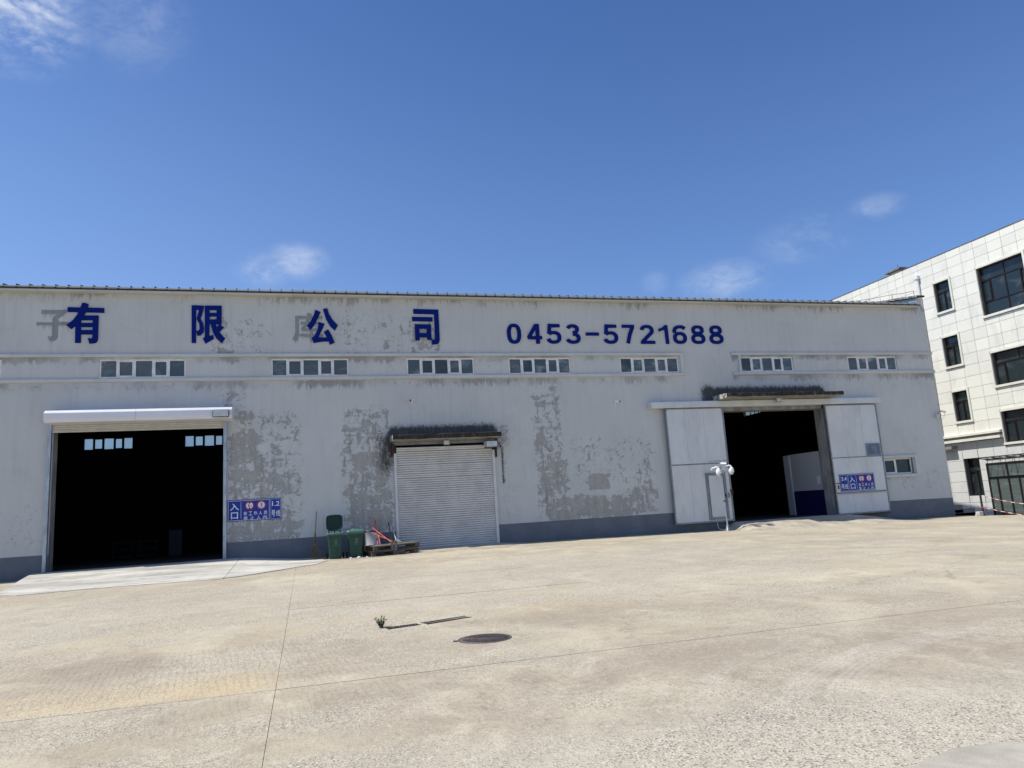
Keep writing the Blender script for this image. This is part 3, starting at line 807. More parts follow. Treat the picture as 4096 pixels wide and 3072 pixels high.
# coping and flashing on the end gable
mb = MB(); mb.prism_x([(28.6, 10.74), (28.6, 10.83), (37, 12.25), (45.3, 10.83), (45.3, 10.74), (37, 12.16)], XR - .42, XR + .07)
mb.build('coping', M['canopy'], wh)
MB().prism_x([(28.79, 10.5), (28.79, 10.72), (30.2, 10.96), (30.2, 10.86)], XR - .315, XR - .304).build('flashing', M['blueflash'], wh)
mb = MB()
for y in (29.0, 30.4, 32.0, 33.8): mb.tube([(29.6, y, rz(y) + .5), (29.6, y, rz(y) + .78)], .012, 6)
mb.tube([(29.6, 29.0, rz(29) + .78), (29.6, 29.7, rz(29.7) + .74), (29.6, 30.4, rz(30.4) + .77), (29.6, 32, rz(32) + .73), (29.6, 33.8, rz(33.8) + .77), (29.6, 36.9, rz(36.9) + .6)], .012, 6)
mb.build('lightning_wire', M['darkgrey'], wh)

# ledges above and below the window band
for (a, b) in ((XL, 16.15), (18.60, 29.80)):
    for (z0, z1) in ((7.84, 7.955), (6.93, 7.055)):
        mb = MB(); n = 60
        mb.prism_x([(28.752, z0), (28.67, z0), (28.655, z0 + .02), (28.655, z1 - .02), (28.67, z1), (28.752, z1 + .012)], a, b)
        mb.build('ledge', M['ledge'], wh)
for (a, b) in ((16.015, 16.15), (18.93, 19.045)):
    MB().box(a, b, 28.662, 28.752, 7.056, 7.839).build('ledge_return', M['ledge'], wh)
for (a, b, c, d) in ((25.2, 28.02, 2.88, 2.99), (25.2, 28.02, 1.99, 2.10), (27.80, 28.02, 2.101, 2.879)):
    MB().box(a, b, 28.66, 28.752, c, d).build('window_surround', M['ledge'], wh)

# strip windows: five lights, the second and fourth open
def strip_window(a, b, z0, z1, lights, pane, parent, yf=28.775, t=.06, fm=None):
    w = empty('window', ((a + b) / 2, yf, z0), parent); fm = fm or M['pvc']
    fr = MB(); fr.box(a, b, yf, yf + .06, z0, z0 + t); fr.box(a, b, yf, yf + .06, z1 - t, z1)
    cuts_ = [a] + [a + (b - a) * c for c, _ in lights[:-1]] + [b]
    for i, c in enumerate(cuts_):
        ww = t if i in (0, len(cuts_) - 1) else t * .9
        x0 = c - (0 if i == 0 else ww if i == len(cuts_) - 1 else ww / 2 + .012)
        x1 = c + (ww if i == 0 else 0 if i == len(cuts_) - 1 else ww / 2 + .012)
        fr.box(x0, x1, yf + .001, yf + .059, z0 + t + .0005, z1 - t - .0005)
    for i, (c, op) in enumerate(lights):
        p0, p1 = cuts_[i], cuts_[i + 1]; e = t * .55 + (t * .45 if i == 0 else 0); e2 = t * .55 + (t * .45 if i == len(lights) - 1 else 0)
        if op:
            s = .04; u0, u1, v0, v1 = p0 + e, p1 - e2, z0 + t, z1 - t
            sb = MB(); sb.box(u0, u1, yf - .012, yf + .03, v0, v0 + s); sb.box(u0, u1, yf - .012, yf + .03, v1 - s, v1); sb.box(u0, u0 + s, yf - .011, yf + .03, v0 + s, v1 - s); sb.box(u1 - s, u1, yf - .011, yf + .03, v0 + s, v1 - s)
            sb.build('sash', fm, w)
        q = random.uniform(-.006, .006)
        mb = MB(); mb.add([(p0 + .01, yf + .035 + q, z0 + .01), (p1 - .01, yf + .035 - q, z0 + .01), (p1 - .01, yf + .035 - q * .3, z1 - .01), (p0 + .01, yf + .035 + q * .4, z1 - .01)], [(0, 1, 2, 3)])
        mb.build('pane', pane if pane is not M['glass'] else random.choice([M['glass'], M['glass'], M['glassb'], M['glassc']]), w)
    fr.build('frame', fm, w)
    MB().box(a - .02, b + .02, yf + .5, yf + .52, z0 - .02, z1 + .02).build('window_backing', M['interior'], w) if pane is not M['through'] else None
    return w
L5 = [(.205, 0), (.40, 1), (.615, 0), (.795, 1), (1, 0)]
for (a, b) in WINX: strip_window(a, b, 7.07, 7.77, L5, M['glass'], wh)
strip_window(25.2, 27.74, 2.13, 2.87, [(.37, 0), (.64, 1), (1, 0)], M['glass2'], wh, yf=28.86)
for (a, b, c, d) in RW: strip_window(a, b, c, d, L5, M['through'], wh, yf=YB + .1, fm=M['interior'])
sw = empty('window', (XR - .15, 43.7, 7.0), wh)
mb = MB(); mb.box(XR - .2, XR - .14, 42.7, 44.75, 6.95, 7.0); mb.box(XR - .2, XR - .14, 42.7, 44.75, 7.7, 7.75)
for y in (42.7, 43.15, 43.6, 44.1, 44.69): mb.box(XR - .199, XR - .141, y, y + .06, 7.0, 7.7)
mb.build('frame', M['interior'], sw); MB().box(XR - .175, XR - .17, 42.7, 44.75, 6.95, 7.75).build('pane', M['through'], sw)

# ---- left door: galvanised guides, roller box, curtain edge
ld = empty('roller_door', (-5.5, 28.6, .5), wh)
for (a, b) in ((-8.47, -8.36), (-2.815, -2.705)):
    mb = MB(); mb.box(a, b, 28.58, 28.6, .48, 5.42); mb.box(a, a + .02, 28.6, 28.752, .48, 5.42); mb.box(b - .02, b, 28.6, 28.752, .48, 5.42)
    mb.build('guide_rail', M['galv'], ld)
for (a, b) in ((-8.42, -5.62), (-5.612, -2.47)):
    MB().prism_x([(28.752, 5.90), (28.06, 5.845), (27.91, 5.745), (27.905, 5.73), (27.905, 5.54), (27.98, 5.46), (27.98, 5.42), (28.752, 5.42)], a, b).build('roller_box', M['shutbox'], ld)
mb = MB()
for i in range(3): mb.prism_x([(28.66, 5.21 + i * .07), (28.64, 5.23 + i * .07), (28.64, 5.26 + i * .07), (28.66, 5.278 + i * .07), (28.69, 5.278 + i * .07), (28.69, 5.21 + i * .07)], -8.35, -2.82)
mb.box(-8.35, -2.82, 28.63, 28.70, 5.16, 5.208); mb.build('rolled_curtain', M['shutcream'], ld)

# ---- middle roller shutter
rs = empty('roller_shutter', (5.3, 28.7, .35), wh)
H = .0862; n = int((4.30 - .345) / H)
sl = MB().prism_x([(28.755, 0), (28.745, .006), (28.722, .018), (28.712, .045), (28.718, .068), (28.735, .079), (28.752, .082), (28.77, .082), (28.77, 0)], 3.43, 7.235).mesh('slat', M['slat'])
for i in range(n):
    o = link('slat', sl, rs); o.location = (0, random.uniform(-.004, .004), .345 + i * H); 
    if i > 30 and random.random() < .45: o.rotation_euler = (0, random.uniform(-.0012, .0012), 0)
    if i > 41: o.location.y -= .02 * (i - 41)
for (a, b) in ((3.33, 3.43), (7.235, 7.345)): MB().bbox(a, b, 28.66, 28.75, .33, 4.0, .008).build('guide_rail', M['slat'], rs)
MB().bbox(3.30, 7.32, 28.68, 28.75, 4.305, 4.43, .01).build('head_beam', M['doorframe'], rs)
mb = MB(); mb.box(3.20, 3.27, 28.62, 28.75, 3.85, 4.36); mb.box(3.27, 3.36, 28.55, 28.6, 4.0, 4.34); mb.build('bracket', M['rust'], rs)
mb = MB(); mb.box(7.36, 7.42, 28.6, 28.75, 3.7, 4.2); mb.tube([(7.33, 28.3, 4.5), (7.33, 28.3, 4.0)], .012, 6); mb.build('bracket', M['rust'], rs)
MB().box(3.35, 7.33, 28.69, 28.76, .30, .343).build('bottom_bar', M['darkgrey'], rs)
# canopies
def canopy(x0, x1, yf, z0, z1):
    mb = MB(); n = 60
    def P(x, k):
        a = .02 * mnoise.noise(Vector((x * 2, k, 3))); return a
    vs = []
    for i in range(n + 1):
        x = x0 + (x1 - x0) * i / n
        for k, (y, z) in enumerate(((28.752, z0), (yf + .06, z0), (yf, z0 + .02), (yf, z1), (yf + .08, z1 + .02), (28.752, z1 + .05))):
            vs.append((x, y + P(x, k) * (k not in (0, 5)), z + P(x, k + 9)))
    fs = [(i * 6 + k, i * 6 + (k + 1) % 6, (i + 1) * 6 + (k + 1) % 6, (i + 1) * 6 + k) for i in range(n) for k in range(5)] + [tuple(range(5, -1, -1)), tuple(n * 6 + k for k in range(6))]
    mb.add(vs, fs); return mb.build('concrete_canopy', M['canopy'], wh)
canopy(3.22, 7.46, 27.9, 4.43, 4.62)
canopy(17.45, 23.42, 27.6, 5.76, 5.93)

# ---- right sliding doors
x = 14.27; secs = [14.27, 16.15, 18.25, 20.35, 22.45, 24.3, 26.1]
for a, b in zip(secs, secs[1:]):
    MB().prism_x([(28.745, 5.77), (28.42, 5.74), (28.40, 5.72), (28.40, 5.49), (28.42, 5.47), (28.745, 5.47)], a + .003, b - .003).build('rail_cover', M['doorpanel'], wh)
def sliding_door(x0, x1, z0, z1, seams, rails, yf=28.50):
    d = empty('sliding_door', ((x0 + x1) / 2, yf, z0), wh); t = .06
    mb = MB(); mb.box(x0, x0 + t, yf, yf + .09, z0, z1); mb.box(x1 - t, x1, yf, yf + .09, z0, z1)
    mb.box(x0 + t, x1 - t, yf, yf + .09, z0, z0 + t); mb.box(x0 + t, x1 - t, yf, yf + .09, z1 - t * .6, z1)
    for rz0, rz1 in rails: mb.box(x0 + t, x1 - t, yf + .001, yf + .089, rz0, rz1)
    mb.build('door_frame', M['doorframe'], d)
    for (cx, sx) in ((x0, 1), (x1, -1)):
        for (cz, sz) in ((z0, 1), (z1, -1)):
            if sz == -1 and sx == -1 and x0 > 20: pass
            MB().prism([(cx + sx * .005, cz + sz * .005), (cx + sx * .17, cz + sz * .005), (cx + sx * .005, cz + sz * .17)], yf - .004, yf + .004).build('corner_plate', M['doorframe'], d)
    xs_ = [x0 + t] + seams + [x1 - t]; zs_ = [(z0 + t)] + [v for r in rails for v in r] + [z1 - t * .6]
    for i in range(len(xs_) - 1):
        for k in range(0, len(zs_), 2):
            MB().bbox(xs_[i] + .0025, xs_[i + 1] - .0025, yf + .016, yf + .07, zs_[k] + .002, zs_[k + 1] - .002, .003).build('door_panel', M['doorpanel'], d)
    return d
sd = sliding_door(14.93, 17.75, .53, 5.45, [15.85, 16.75], [(3.0, 3.04)])
mb = MB()
for (a, b, c, e) in ((16.54, 16.64, .63, 2.62), (17.40, 17.50, .63, 2.62), (16.64, 17.40, .63, .73), (16.64, 17.40, 2.52, 2.62)): mb.box(a, b, 28.475, 28.515, c, e)
for (a, b, c, e) in ((16.655, 16.67, .75, 2.5), (17.37, 17.385, .75, 2.5)): mb.box(a, b, 28.47, 28.51, c, e)
mb.build('wicket_frame', M['doorframe'], sd)
MB().bbox(16.675, 17.365, 28.485, 28.512, .75, 2.5, .004).build('wicket_leaf', M['doorpanel'], sd)
MB().box(17.40, 17.44, 28.44, 28.475, 1.55, 1.68).build('latch', M['black'], sd)
mb = MB(); mb.box(17.56, 17.63, 28.494, 28.514, 1.52, 1.74); mb.build('recessed_pull', M['doorframe'], sd)
mb = MB(); mb.box(17.66, 17.78, 28.45, 28.5, 1.80, 1.86); mb.box(17.72, 17.77, 28.44, 28.5, 1.66, 1.80); mb.tube([(17.745, 28.46, 1.66), (17.745, 28.46, 1.6)], .022, 8); mb.build('padlock', M['rust'], sd)
sdr = sliding_door(23.02, 25.88, .45, 5.44, [23.95, 24.9], [(1.39, 1.44), (2.985, 3.015)])
MB().box(23.0, 25.95, 28.47, 28.6, 1.345, 1.38).build('drip_rail', M['galv'], sdr)
mb = MB(); mb.box(23.1, 23.3, 28.47, 28.5, 1.83, 1.86); mb.box(23.18, 23.22, 28.47, 28.5, 1.6, 1.76); mb.build('latch', M['rust'], sdr)
MB().box(23.9, 25.86, 28.49, 28.7, .40, .45).build('door_seal', M['black'], sdr)
MB().box(17.4, 23.0, 28.70, 28.752, 5.31, 5.47).build('lintel', M['jamb'], wh)
MB().box(23.0, 23.16, 28.70, 28.752, .47, 5.30).build('door_post', M['jamb'], wh)

# inside: partition
pw = tag(empty('partition_wall', (25, 30.5, .47)), 'white partition with dark blue dado just inside the right doorway', 'partition')
MB().box(23.25, 27, 29.5, 31.8, 1.62, 3.42).build('upper_wall', M['part_white'], pw)
MB().box(23.25, 27, 29.5, 31.8, .47, 1.618).build('dado', M['part_blue'], pw)
MB().box(23.18, 23.5, 31.802, 32.25, .47, 3.40).build('pillar', M['part_white'], pw)
MB().bbox(23.22, 23.25, 29.75, 29.95, 1.9, 2.25, .005).build('switch_box', M['sign_white'], pw)
# inside the left door: cabinet, trolleys
cb = tag(empty('cabinet', (-5.5, 36, .47)), 'dim blue-grey cabinet standing inside the left doorway', 'cabinet')
MB().bbox(-5.78, -5.22, 36.0, 36.5, .50, 1.62, .01).build('carcass', M['dimblue'], cb)
for k in (0, 1): MB().bbox(-5.77 + k * .28, -5.51 + k * .28, 35.98, 35.998, .55, 1.58, .004).build('door', M['dimblue'], cb)
for (tx, lab) in ((-7.6, 'left one of two wire trolleys dimly seen in the dark left doorway'), (-6.6, 'right one of two wire trolleys dimly seen beside the cabinet')):
    tr = tag(empty('wire_trolley', (tx, 36, .47)), lab, 'trolley', 'trolleys inside the warehouse')  # trolley metal darkened to carry the indoor shade
    mb = MB()
    for (a, b) in ((-.35, -.25), (.35, -.25), (.35, .25), (-.35, .25)): mb.tube([(tx + a, 36 + b, .55), (tx + a, 36 + b, 1.25)], .015, 6)
    mb.build('post', M['darkgrey'], tr)
    for z in (.6, .9, 1.2): MB().box(tx - .36, tx + .36, 35.74, 36.26, z, z + .02).build('shelf', M['darkgrey'], tr)
    mb = MB()
    for (a, b) in ((-.32, -.22), (.32, -.22), (.32, .22), (-.32, .22)): mb.lathe((tx + a, 36 + b, .468), [(.0, 0), (.03, .0), (.03, .06), (0, .07)], 8)
    mb.build('castor', M['rubber'], tr)

# ================================================================ RAISED CHARACTERS
CH = {"you":[[(-7.589,9.841),(-7.477,9.829),(-7.388,9.779),(-7.408,9.659),(-7.466,9.483),(-7.579,9.274),(-7.730,9.044),(-7.920,8.860),(-8.071,9.009),(-7.873,9.193),(-7.741,9.396),(-7.669,9.595)],
  [(-8.055,9.667),(-6.882,9.653),(-6.877,9.477),(-8.049,9.493)],[(-7.731,9.319),(-7.614,9.366),(-7.596,8.362),(-7.774,8.361),(-7.789,9.158)],[(-7.661,9.365),(-7.055,9.373),(-7.050,9.202),(-7.624,9.196)],
  [(-7.652,9.090),(-7.175,9.095),(-7.170,8.943),(-7.647,8.940)],[(-7.643,8.830),(-7.167,8.833),(-7.162,8.673),(-7.638,8.671)],
  [(-7.239,9.370),(-7.055,9.373),(-7.049,8.500),(-7.075,8.408),(-7.133,8.354),(-7.319,8.335),(-7.377,8.544),(-7.277,8.513),(-7.230,8.545),(-7.226,8.673)]],
"xian":[[(-3.957,9.803),(-3.798,9.806),(-3.793,8.365),(-3.942,8.364)],
  [(-3.833,9.805),(-3.531,9.795),(-3.543,9.656),(-3.639,9.296),(-3.560,9.129),(-3.520,8.939),(-3.540,8.763),(-3.642,8.653),(-3.744,8.639),(-3.793,8.818),(-3.703,8.833),(-3.670,8.914),(-3.689,9.104),(-3.776,9.270),(-3.702,9.630),(-3.831,9.642)],
  [(-3.501,9.796),(-3.332,9.799),(-3.332,8.622),(-3.208,8.679),(-3.177,8.527),(-3.468,8.337),(-3.559,8.535),(-3.491,8.592)],
  [(-3.380,9.798),(-2.910,9.806),(-2.909,9.636),(-3.378,9.630)],[(-3.378,9.519),(-2.908,9.525),(-2.908,9.386),(-3.377,9.380)],[(-3.376,9.260),(-2.907,9.265),(-2.906,9.088),(-3.374,9.083)],
  [(-3.088,9.735),(-2.909,9.738),(-2.906,9.102),(-3.085,9.100)],[(-3.284,9.132),(-3.128,9.133),(-3.071,8.942),(-2.953,8.738),(-2.782,8.538),(-2.894,8.361),(-3.090,8.537),(-3.213,8.765),(-3.266,8.965)],
  [(-2.972,9.097),(-2.823,8.959),(-2.983,8.785),(-3.101,8.942)]],
"gong":[[(0.492,9.696),(0.692,9.608),(0.556,9.293),(0.426,9.043),(0.303,8.894),(0.167,9.051),(0.308,9.231),(0.418,9.440)],
  [(0.783,9.730),(0.948,9.762),(1.001,9.548),(1.142,9.299),(1.336,9.076),(1.218,8.871),(1.057,9.024),(0.893,9.321)],
  [(0.615,9.204),(0.834,9.136),(0.736,8.897),(0.582,8.590),(0.824,8.586),(1.011,8.621),(1.055,8.443),(0.728,8.427),(0.407,8.373),(0.345,8.574),(0.453,8.648),(0.559,8.896)],
  [(0.795,8.808),(0.961,8.914),(1.083,8.701),(1.199,8.389),(1.019,8.305),(0.926,8.576)]],
"si":[[(4.311,9.786),(5.331,9.771),(5.326,9.554),(5.140,9.575),(4.308,9.586)],
  [(5.143,9.637),(5.328,9.640),(5.334,9.211),(5.331,8.518),(5.314,8.412),(5.254,8.353),(5.159,8.327),(5.025,8.316),(5.000,8.506),(5.083,8.512),(5.131,8.533),(5.147,8.581),(5.145,9.209)],
  [(4.244,9.457),(5.075,9.451),(5.075,9.272),(4.250,9.280)],[(4.348,9.154),(5.002,9.149),(4.999,8.968),(4.347,8.974)],[(4.345,8.990),(4.521,8.991),(4.520,8.489),(4.348,8.488)],
  [(4.821,8.993),(4.998,8.994),(5.002,8.506),(4.822,8.511)],[(4.452,8.784),(4.918,8.787),(4.921,8.614),(4.446,8.615)]]}
for key, lab in (('you', 'large blue raised character 有 partly over a faded grey mark, leftmost on the wall'), ('xian', 'large blue raised character 限, second from left, above flaking paint'),
                 ('gong', 'large blue raised character 公 overlapping a faded grey character'), ('si', 'large blue raised character 司 just left of the phone number')):
    mb = MB()
    for i, pl in enumerate(CH[key]): mb.prism(pl, 28.70 - .0015 * i, 28.748)
    tag(mb.build('raised_character', M['letter'], None), lab, 'letter', 'raised blue characters on the warehouse wall')
def digit_mesh(ch, bx):
    W, Hh = bx[1] - bx[0], bx[3] - bx[2]; wv, wh_ = .165 / W, .135 / Hh      # stroke thickness across and along
    hx, hz_ = wv / 2, wh_ / 2
    def arc(cx, cz, rx, rz_, a0, a1, n=18, e=.86):
        out = []
        for i in range(n + 1):
            t = R(a0 + (a1 - a0) * i / n); c, q = math.cos(t), math.sin(t)
            out.append((cx + rx * math.copysign(abs(c) ** e, c), cz + rz_ * math.copysign(abs(q) ** e, q)))
        return out
    D = {'0': [(arc(.5, .5, .5 - hx, .5 - hz_, 0, 360, 36, .8), True)],
         '8': [(arc(.5, .745, .44 - hx, .255 - hz_, 0, 360, 28), True), (arc(.5, .28, .5 - hx, .28 - hz_, 0, 360, 28), True)],
         '6': [(arc(.5, .32, .5 - hx, .32 - hz_, 0, 360, 28), True), (arc(.55, .62, .55 - hx, .38 - hz_, 38, 182, 20), False)],
         '3': [(arc(.46, .745, .46 - hx, .255 - hz_, 168, -90, 22) , False), (arc(.46, .285, .54 - hx, .285 - hz_, 90, -168, 22), False)],
         '5': [([(.93, 1 - hz_), (.17, 1 - hz_), (.11, .50)], False), (arc(.44, .325, .56 - hx, .325 - hz_, 138, -165, 26), False)],
         '2': [(arc(.48, .70, .48 - hx, .30 - hz_, 172, -20, 20) + [(.10 + hx * .3, hz_ * 1.6)], False), ([(0.0, hz_), (1.0, hz_)], False)],
         '7': [([(0, 1 - hz_), (1, 1 - hz_)], False), ([(1 - hx * .9, 1 - hz_ * 1.3), (.60, .5), (.40, .03)], False)],
         '4': [([(.62, .95), (.06, .30)], False), ([(0, .225 + hz_), (1, .225 + hz_)], False), ([(.70, 1), (.70, 0)], False)]}
    mb = MB(); k = 0
    for pts, closed in D[ch]:
        P = [Vector((bx[0] + u * W, bx[2] + v * Hh)) for u, v in pts]
        if closed: P = P[:-1]
        n = len(P); L_, R_ = [], []
        for i in range(n):
            a = P[i - 1] if (closed or i > 0) else None; b = P[(i + 1) % n] if (closed or i < n - 1) else None
            d1 = (P[i] - a).normalized() if a is not None else None; d2 = (b - P[i]).normalized() if b is not None else None
            d = ((d1 or d2) + (d2 or d1)).normalized(); nn = Vector((-d.y, d.x))
            # strokes are a little thinner where they run level
            t = (.135 + .03 * abs(d.y)) / 2
            if d1 is not None and d2 is not None: t /= max(.6, nn.dot(Vector((-d1.y, d1.x))))
            L_.append(P[i] + nn * t); R_.append(P[i] - nn * t)
        m = n if closed else n - 1; yf_ = 28.70 - .0015 * k; k += 1
        vs = [(p.x, yf_, p.y) for p in L_] + [(p.x, yf_, p.y) for p in R_] + [(p.x, 28.748, p.y) for p in L_] + [(p.x, 28.748, p.y) for p in R_]
        fs = []
        for i in range(m):
            j = (i + 1) % n; fs += [(i, i + n, j + n, j), (i, j, j + 2 * n, i + 2 * n), (i + n, i + 3 * n, j + 3 * n, j + n)]
        if not closed: fs += [(0, 2 * n, 3 * n, n), (n - 1, 2 * n - 1, 4 * n - 1, 3 * n - 1)]
        mb.add(vs, fs)
    return mb
DG = [('0', 8.16, 8.82), ('4', 9.05, 9.73), ('5', 9.94, 10.59), ('3', 10.79, 11.46), ('-', 11.69, 12.29), ('5', 12.53, 13.20), ('7', 13.37, 14.00), ('2', 14.22, 14.95), ('1', 15.09, 15.63), ('6', 15.80, 16.52), ('8', 16.70, 17.44), ('8', 17.61, 18.36)]
POSN = ['blue raised figure zero that starts the phone number', 'blue raised figure four right after the zero', 'blue raised figure five between the four and the three', 'blue raised figure three just before the dash', 'blue raised dash in the middle of the phone number', 'blue raised figure five just after the dash', 'blue raised figure seven in the phone number', 'blue raised figure two in the phone number', 'blue raised figure one, slimmest of the phone number', 'blue raised figure six in the phone number', 'blue raised figure eight touching the six, last but one', 'blue raised figure eight that ends the phone number']
for (ch, a, b), lab in zip(DG, POSN):
    a *= 28.7 / 28.75; b *= 28.7 / 28.75
    if ch != '-': a += .025; b -= .025
    bx = (a, b, 8.36, 9.21) if ch != '-' else (a, b, 8.72, 8.855)
    if ch == '-': mb = MB().box(bx[0], bx[1], 28.70, 28.748, bx[2], bx[3])
    elif ch == '1': mb = MB().prism([(a + (b - a) * u, 8.36 + .85 * v) for u, v in ((.68, 0), (1.0, 0), (.96, 1), (.70, 1), (.42, .87), (.06, .80), (.06, .66), (.64, .75))], 28.70, 28.748)
    else: mb = digit_mesh(ch, bx)
    tag(mb.build('raised_digit' if ch != '-' else 'raised_dash', M['letter'], None), lab, 'digit' if ch != '-' else 'dash', 'raised blue phone number on the warehouse wall')

# ================================================================ SIGNS
def ring(cx, cz, r0, r1, y0, seg=36):
    mb = MB(); vs = []
    for k in range(seg):
        t = 2 * math.pi * k / seg; vs += [(cx + r0 * math.cos(t), y0, cz + r0 * math.sin(t)), (cx + r1 * math.cos(t), y0, cz + r1 * math.sin(t))]
    return mb.add(vs, [(2 * k, (2 * k + 2) % (2 * seg), (2 * k + 3) % (2 * seg), 2 * k + 1)[::-1] for k in range(seg)])
def disc(cx, cz, r, y0, seg=36):
    return MB().add([(cx + r * math.cos(2 * math.pi * k / seg), y0, cz + r * math.sin(2 * math.pi * k / seg)) for k in range(seg)], [tuple(range(seg))])
def border(mb, x0, x1, z0, z1, y, t):
    for (a, b, c, d) in ((x0, x1, z0, z0 + t), (x0, x1, z1 - t, z1), (x0, x0 + t, z0 + t, z1 - t), (x1 - t, x1, z0 + t, z1 - t)):
        mb.add([(a, y, c), (b, y, c), (b, y, d), (a, y, d)], [(0, 1, 2, 3)])
def entry_sign(x0, x1, z0, z1, y, label):
    W, Hh = x1 - x0, z1 - z0
    s = tag(empty('entrance_sign', (x0 + W / 2, y, z0)), label, 'sign')
    MB().box(x0, x1, y, y + .02, z0, z1).build('board', M['sign_blue'], s)
    yy = y - .003
    X = lambda u: x0 + u * W; Z = lambda v: z1 - v * Hh
    mb = MB(); border(mb, x0 + .02, x1 - .02, z0 + .025, z1 - .025, yy, .013); mb.add([(X(.31), yy, Z(.88)), (X(.31) + .011, yy, Z(.88)), (X(.31) + .011, yy, Z(.10)), (X(.31), yy, Z(.10))], [(0, 1, 2, 3)])
    mb.build('border', M['sign_white'], s)
    T = [('入', .055, .265, .15, .48, .016), ('口', .08, .245, .57, .88, .014)]
    for i, ch in enumerate('非工作人员'): T.append((ch, .375 + i * .119, .375 + i * .119 + .083, .565, .745, .012))
    for i, ch in enumerate('禁止入内'): T.append((ch, .375 + i * .153, .375 + i * .153 + .095, .785, .955, .010))
    for ch, u0, u1, v0, v1, bd in T: text_mesh(ch, (X(u0), X(u1), Z(v1), Z(v0)), yy, None, bd).build('lettering', M['sign_white'], s)
    for k, cu in enumerate((.515, .797)):
        cx, cz, r = X(cu), Z(.285), .105 * W
        ring(cx, cz, r * .76, r, yy).build('red_ring', M['sign_red'], s)
        disc(cx, cz, r * .762, yy + .0008).build('white_disc', M['sign_white'], s)
        mb = MB()
        if k == 0:
            for sg in (1, -1): mb.add([(cx - r * .28, yy - .0015, cz + sg * r * .76), (cx + r * .28, yy - .0015, cz + sg * r * .76), (cx, yy - .0015, cz + sg * r * .34)], [(0, 1, 2) if sg < 0 else (0, 2, 1)])
            mb.build('height_marker', M['sign_black'], s)
            text_mesh('5', (cx - r * .38, cx + r * .02, cz - r * .32, cz + r * .28), yy - .0025, None, .03).build('lettering', M['sign_black'], s)
            text_mesh('m', (cx + r * .1, cx + r * .48, cz - r * .2, cz - r * .02), yy - .0025, None, .03).build('lettering', M['sign_black'], s)
        else:
            text_mesh('5', (cx - r * .22, cx + r * .22, cz - r * .2, cz + r * .5), yy - .0015, None, .03).build('lettering', M['sign_black'], s)
            text_mesh('km/h', (cx - r * .3, cx + r * .3, cz - r * .55, cz - r * .36), yy - .0015, None, .02).build('lettering', M['sign_black'], s)
    return s
def line_sign(x0, x1, z0, z1, y, num, label):
    W, Hh = x1 - x0, z1 - z0
    s = tag(empty('line_number_sign', (x0 + W / 2, y, z0)), label, 'sign')
    MB().box(x0, x1, y, y + .02, z0, z1).build('board', M['sign_blue'], s); yy = y - .003
    mb = MB(); border(mb, x0 + .02, x1 - .02, z0 + .025, z1 - .025, yy, .008); mb.build('border', M['sign_white'], s)
    X = lambda u: x0 + u * W; Z = lambda v: z1 - v * Hh
    text_mesh(num, (X(.18), X(.86), Z(.37), Z(.14)), yy, None, .015).build('lettering', M['sign_white'], s)
    text_mesh('号', (X(.12), X(.46), Z(.86), Z(.56)), yy, None, .015).build('lettering', M['sign_white'], s)
    text_mesh('线', (X(.54), X(.92), Z(.86), Z(.56)), yy, None, .012).build('lettering', M['sign_white'], s)
entry_sign(-2.68, -1.225, 1.77, 2.53, 28.715, 'blue entrance sign with two round limits on the flaking wall right of the left doorway')
line_sign(-1.22, -.84, 1.77, 2.53, 28.715, '1.2', 'narrow blue sign reading 1.2 号线 on the flaking wall')
line_sign(23.31, 23.72, 1.475, 2.235, 28.475, '3.4', 'narrow blue sign reading 3.4 号线 on the right sliding door')
entry_sign(23.725, 25.18, 1.475, 2.235, 28.475, 'blue entrance sign with two round limits on the right sliding door')
nb = tag(empty('notice_board', (25.38, 28.48, 3.0)), 'small grey-blue notice with rows of dark print high on the right sliding door', 'notice')
MB().box(24.98, 25.76, 28.478, 28.495, 3.03, 3.60).build('board', M['notice'], nb)
mb = MB()
for i in range(8): a = 25.10 + i * .07; mb.add([(a, 28.475, 3.495), (a + .04, 28.475, 3.495), (a + .04, 28.475, 3.545), (a, 28.475, 3.545)], [(0, 1, 2, 3)])
ends = [25.48, 25.25, 25.36, 25.44, 25.42, 25.45, 25.46, 25.44, 25.52]
for r in range(9):
    z = 3.445 - r * .044; a = 25.03
    while a < ends[r]:
        w = random.uniform(.03, .1); mb.add([(a, 28.475, z), (min(a + w, ends[r]), 28.475, z), (min(a + w, ends[r]), 28.475, z + .02), (a, 28.475, z + .02)], [(0, 1, 2, 3)]); a += w + .012
    for (a, b) in ((25.54, 25.61), (25.63, 25.63 + random.uniform(.04, .09))): mb.add([(a, 28.475, z), (b, 28.475, z), (b, 28.475, z + .02), (a, 28.475, z + .02)], [(0, 1, 2, 3)])
mb.build('print', M['notice_ink'], nb)

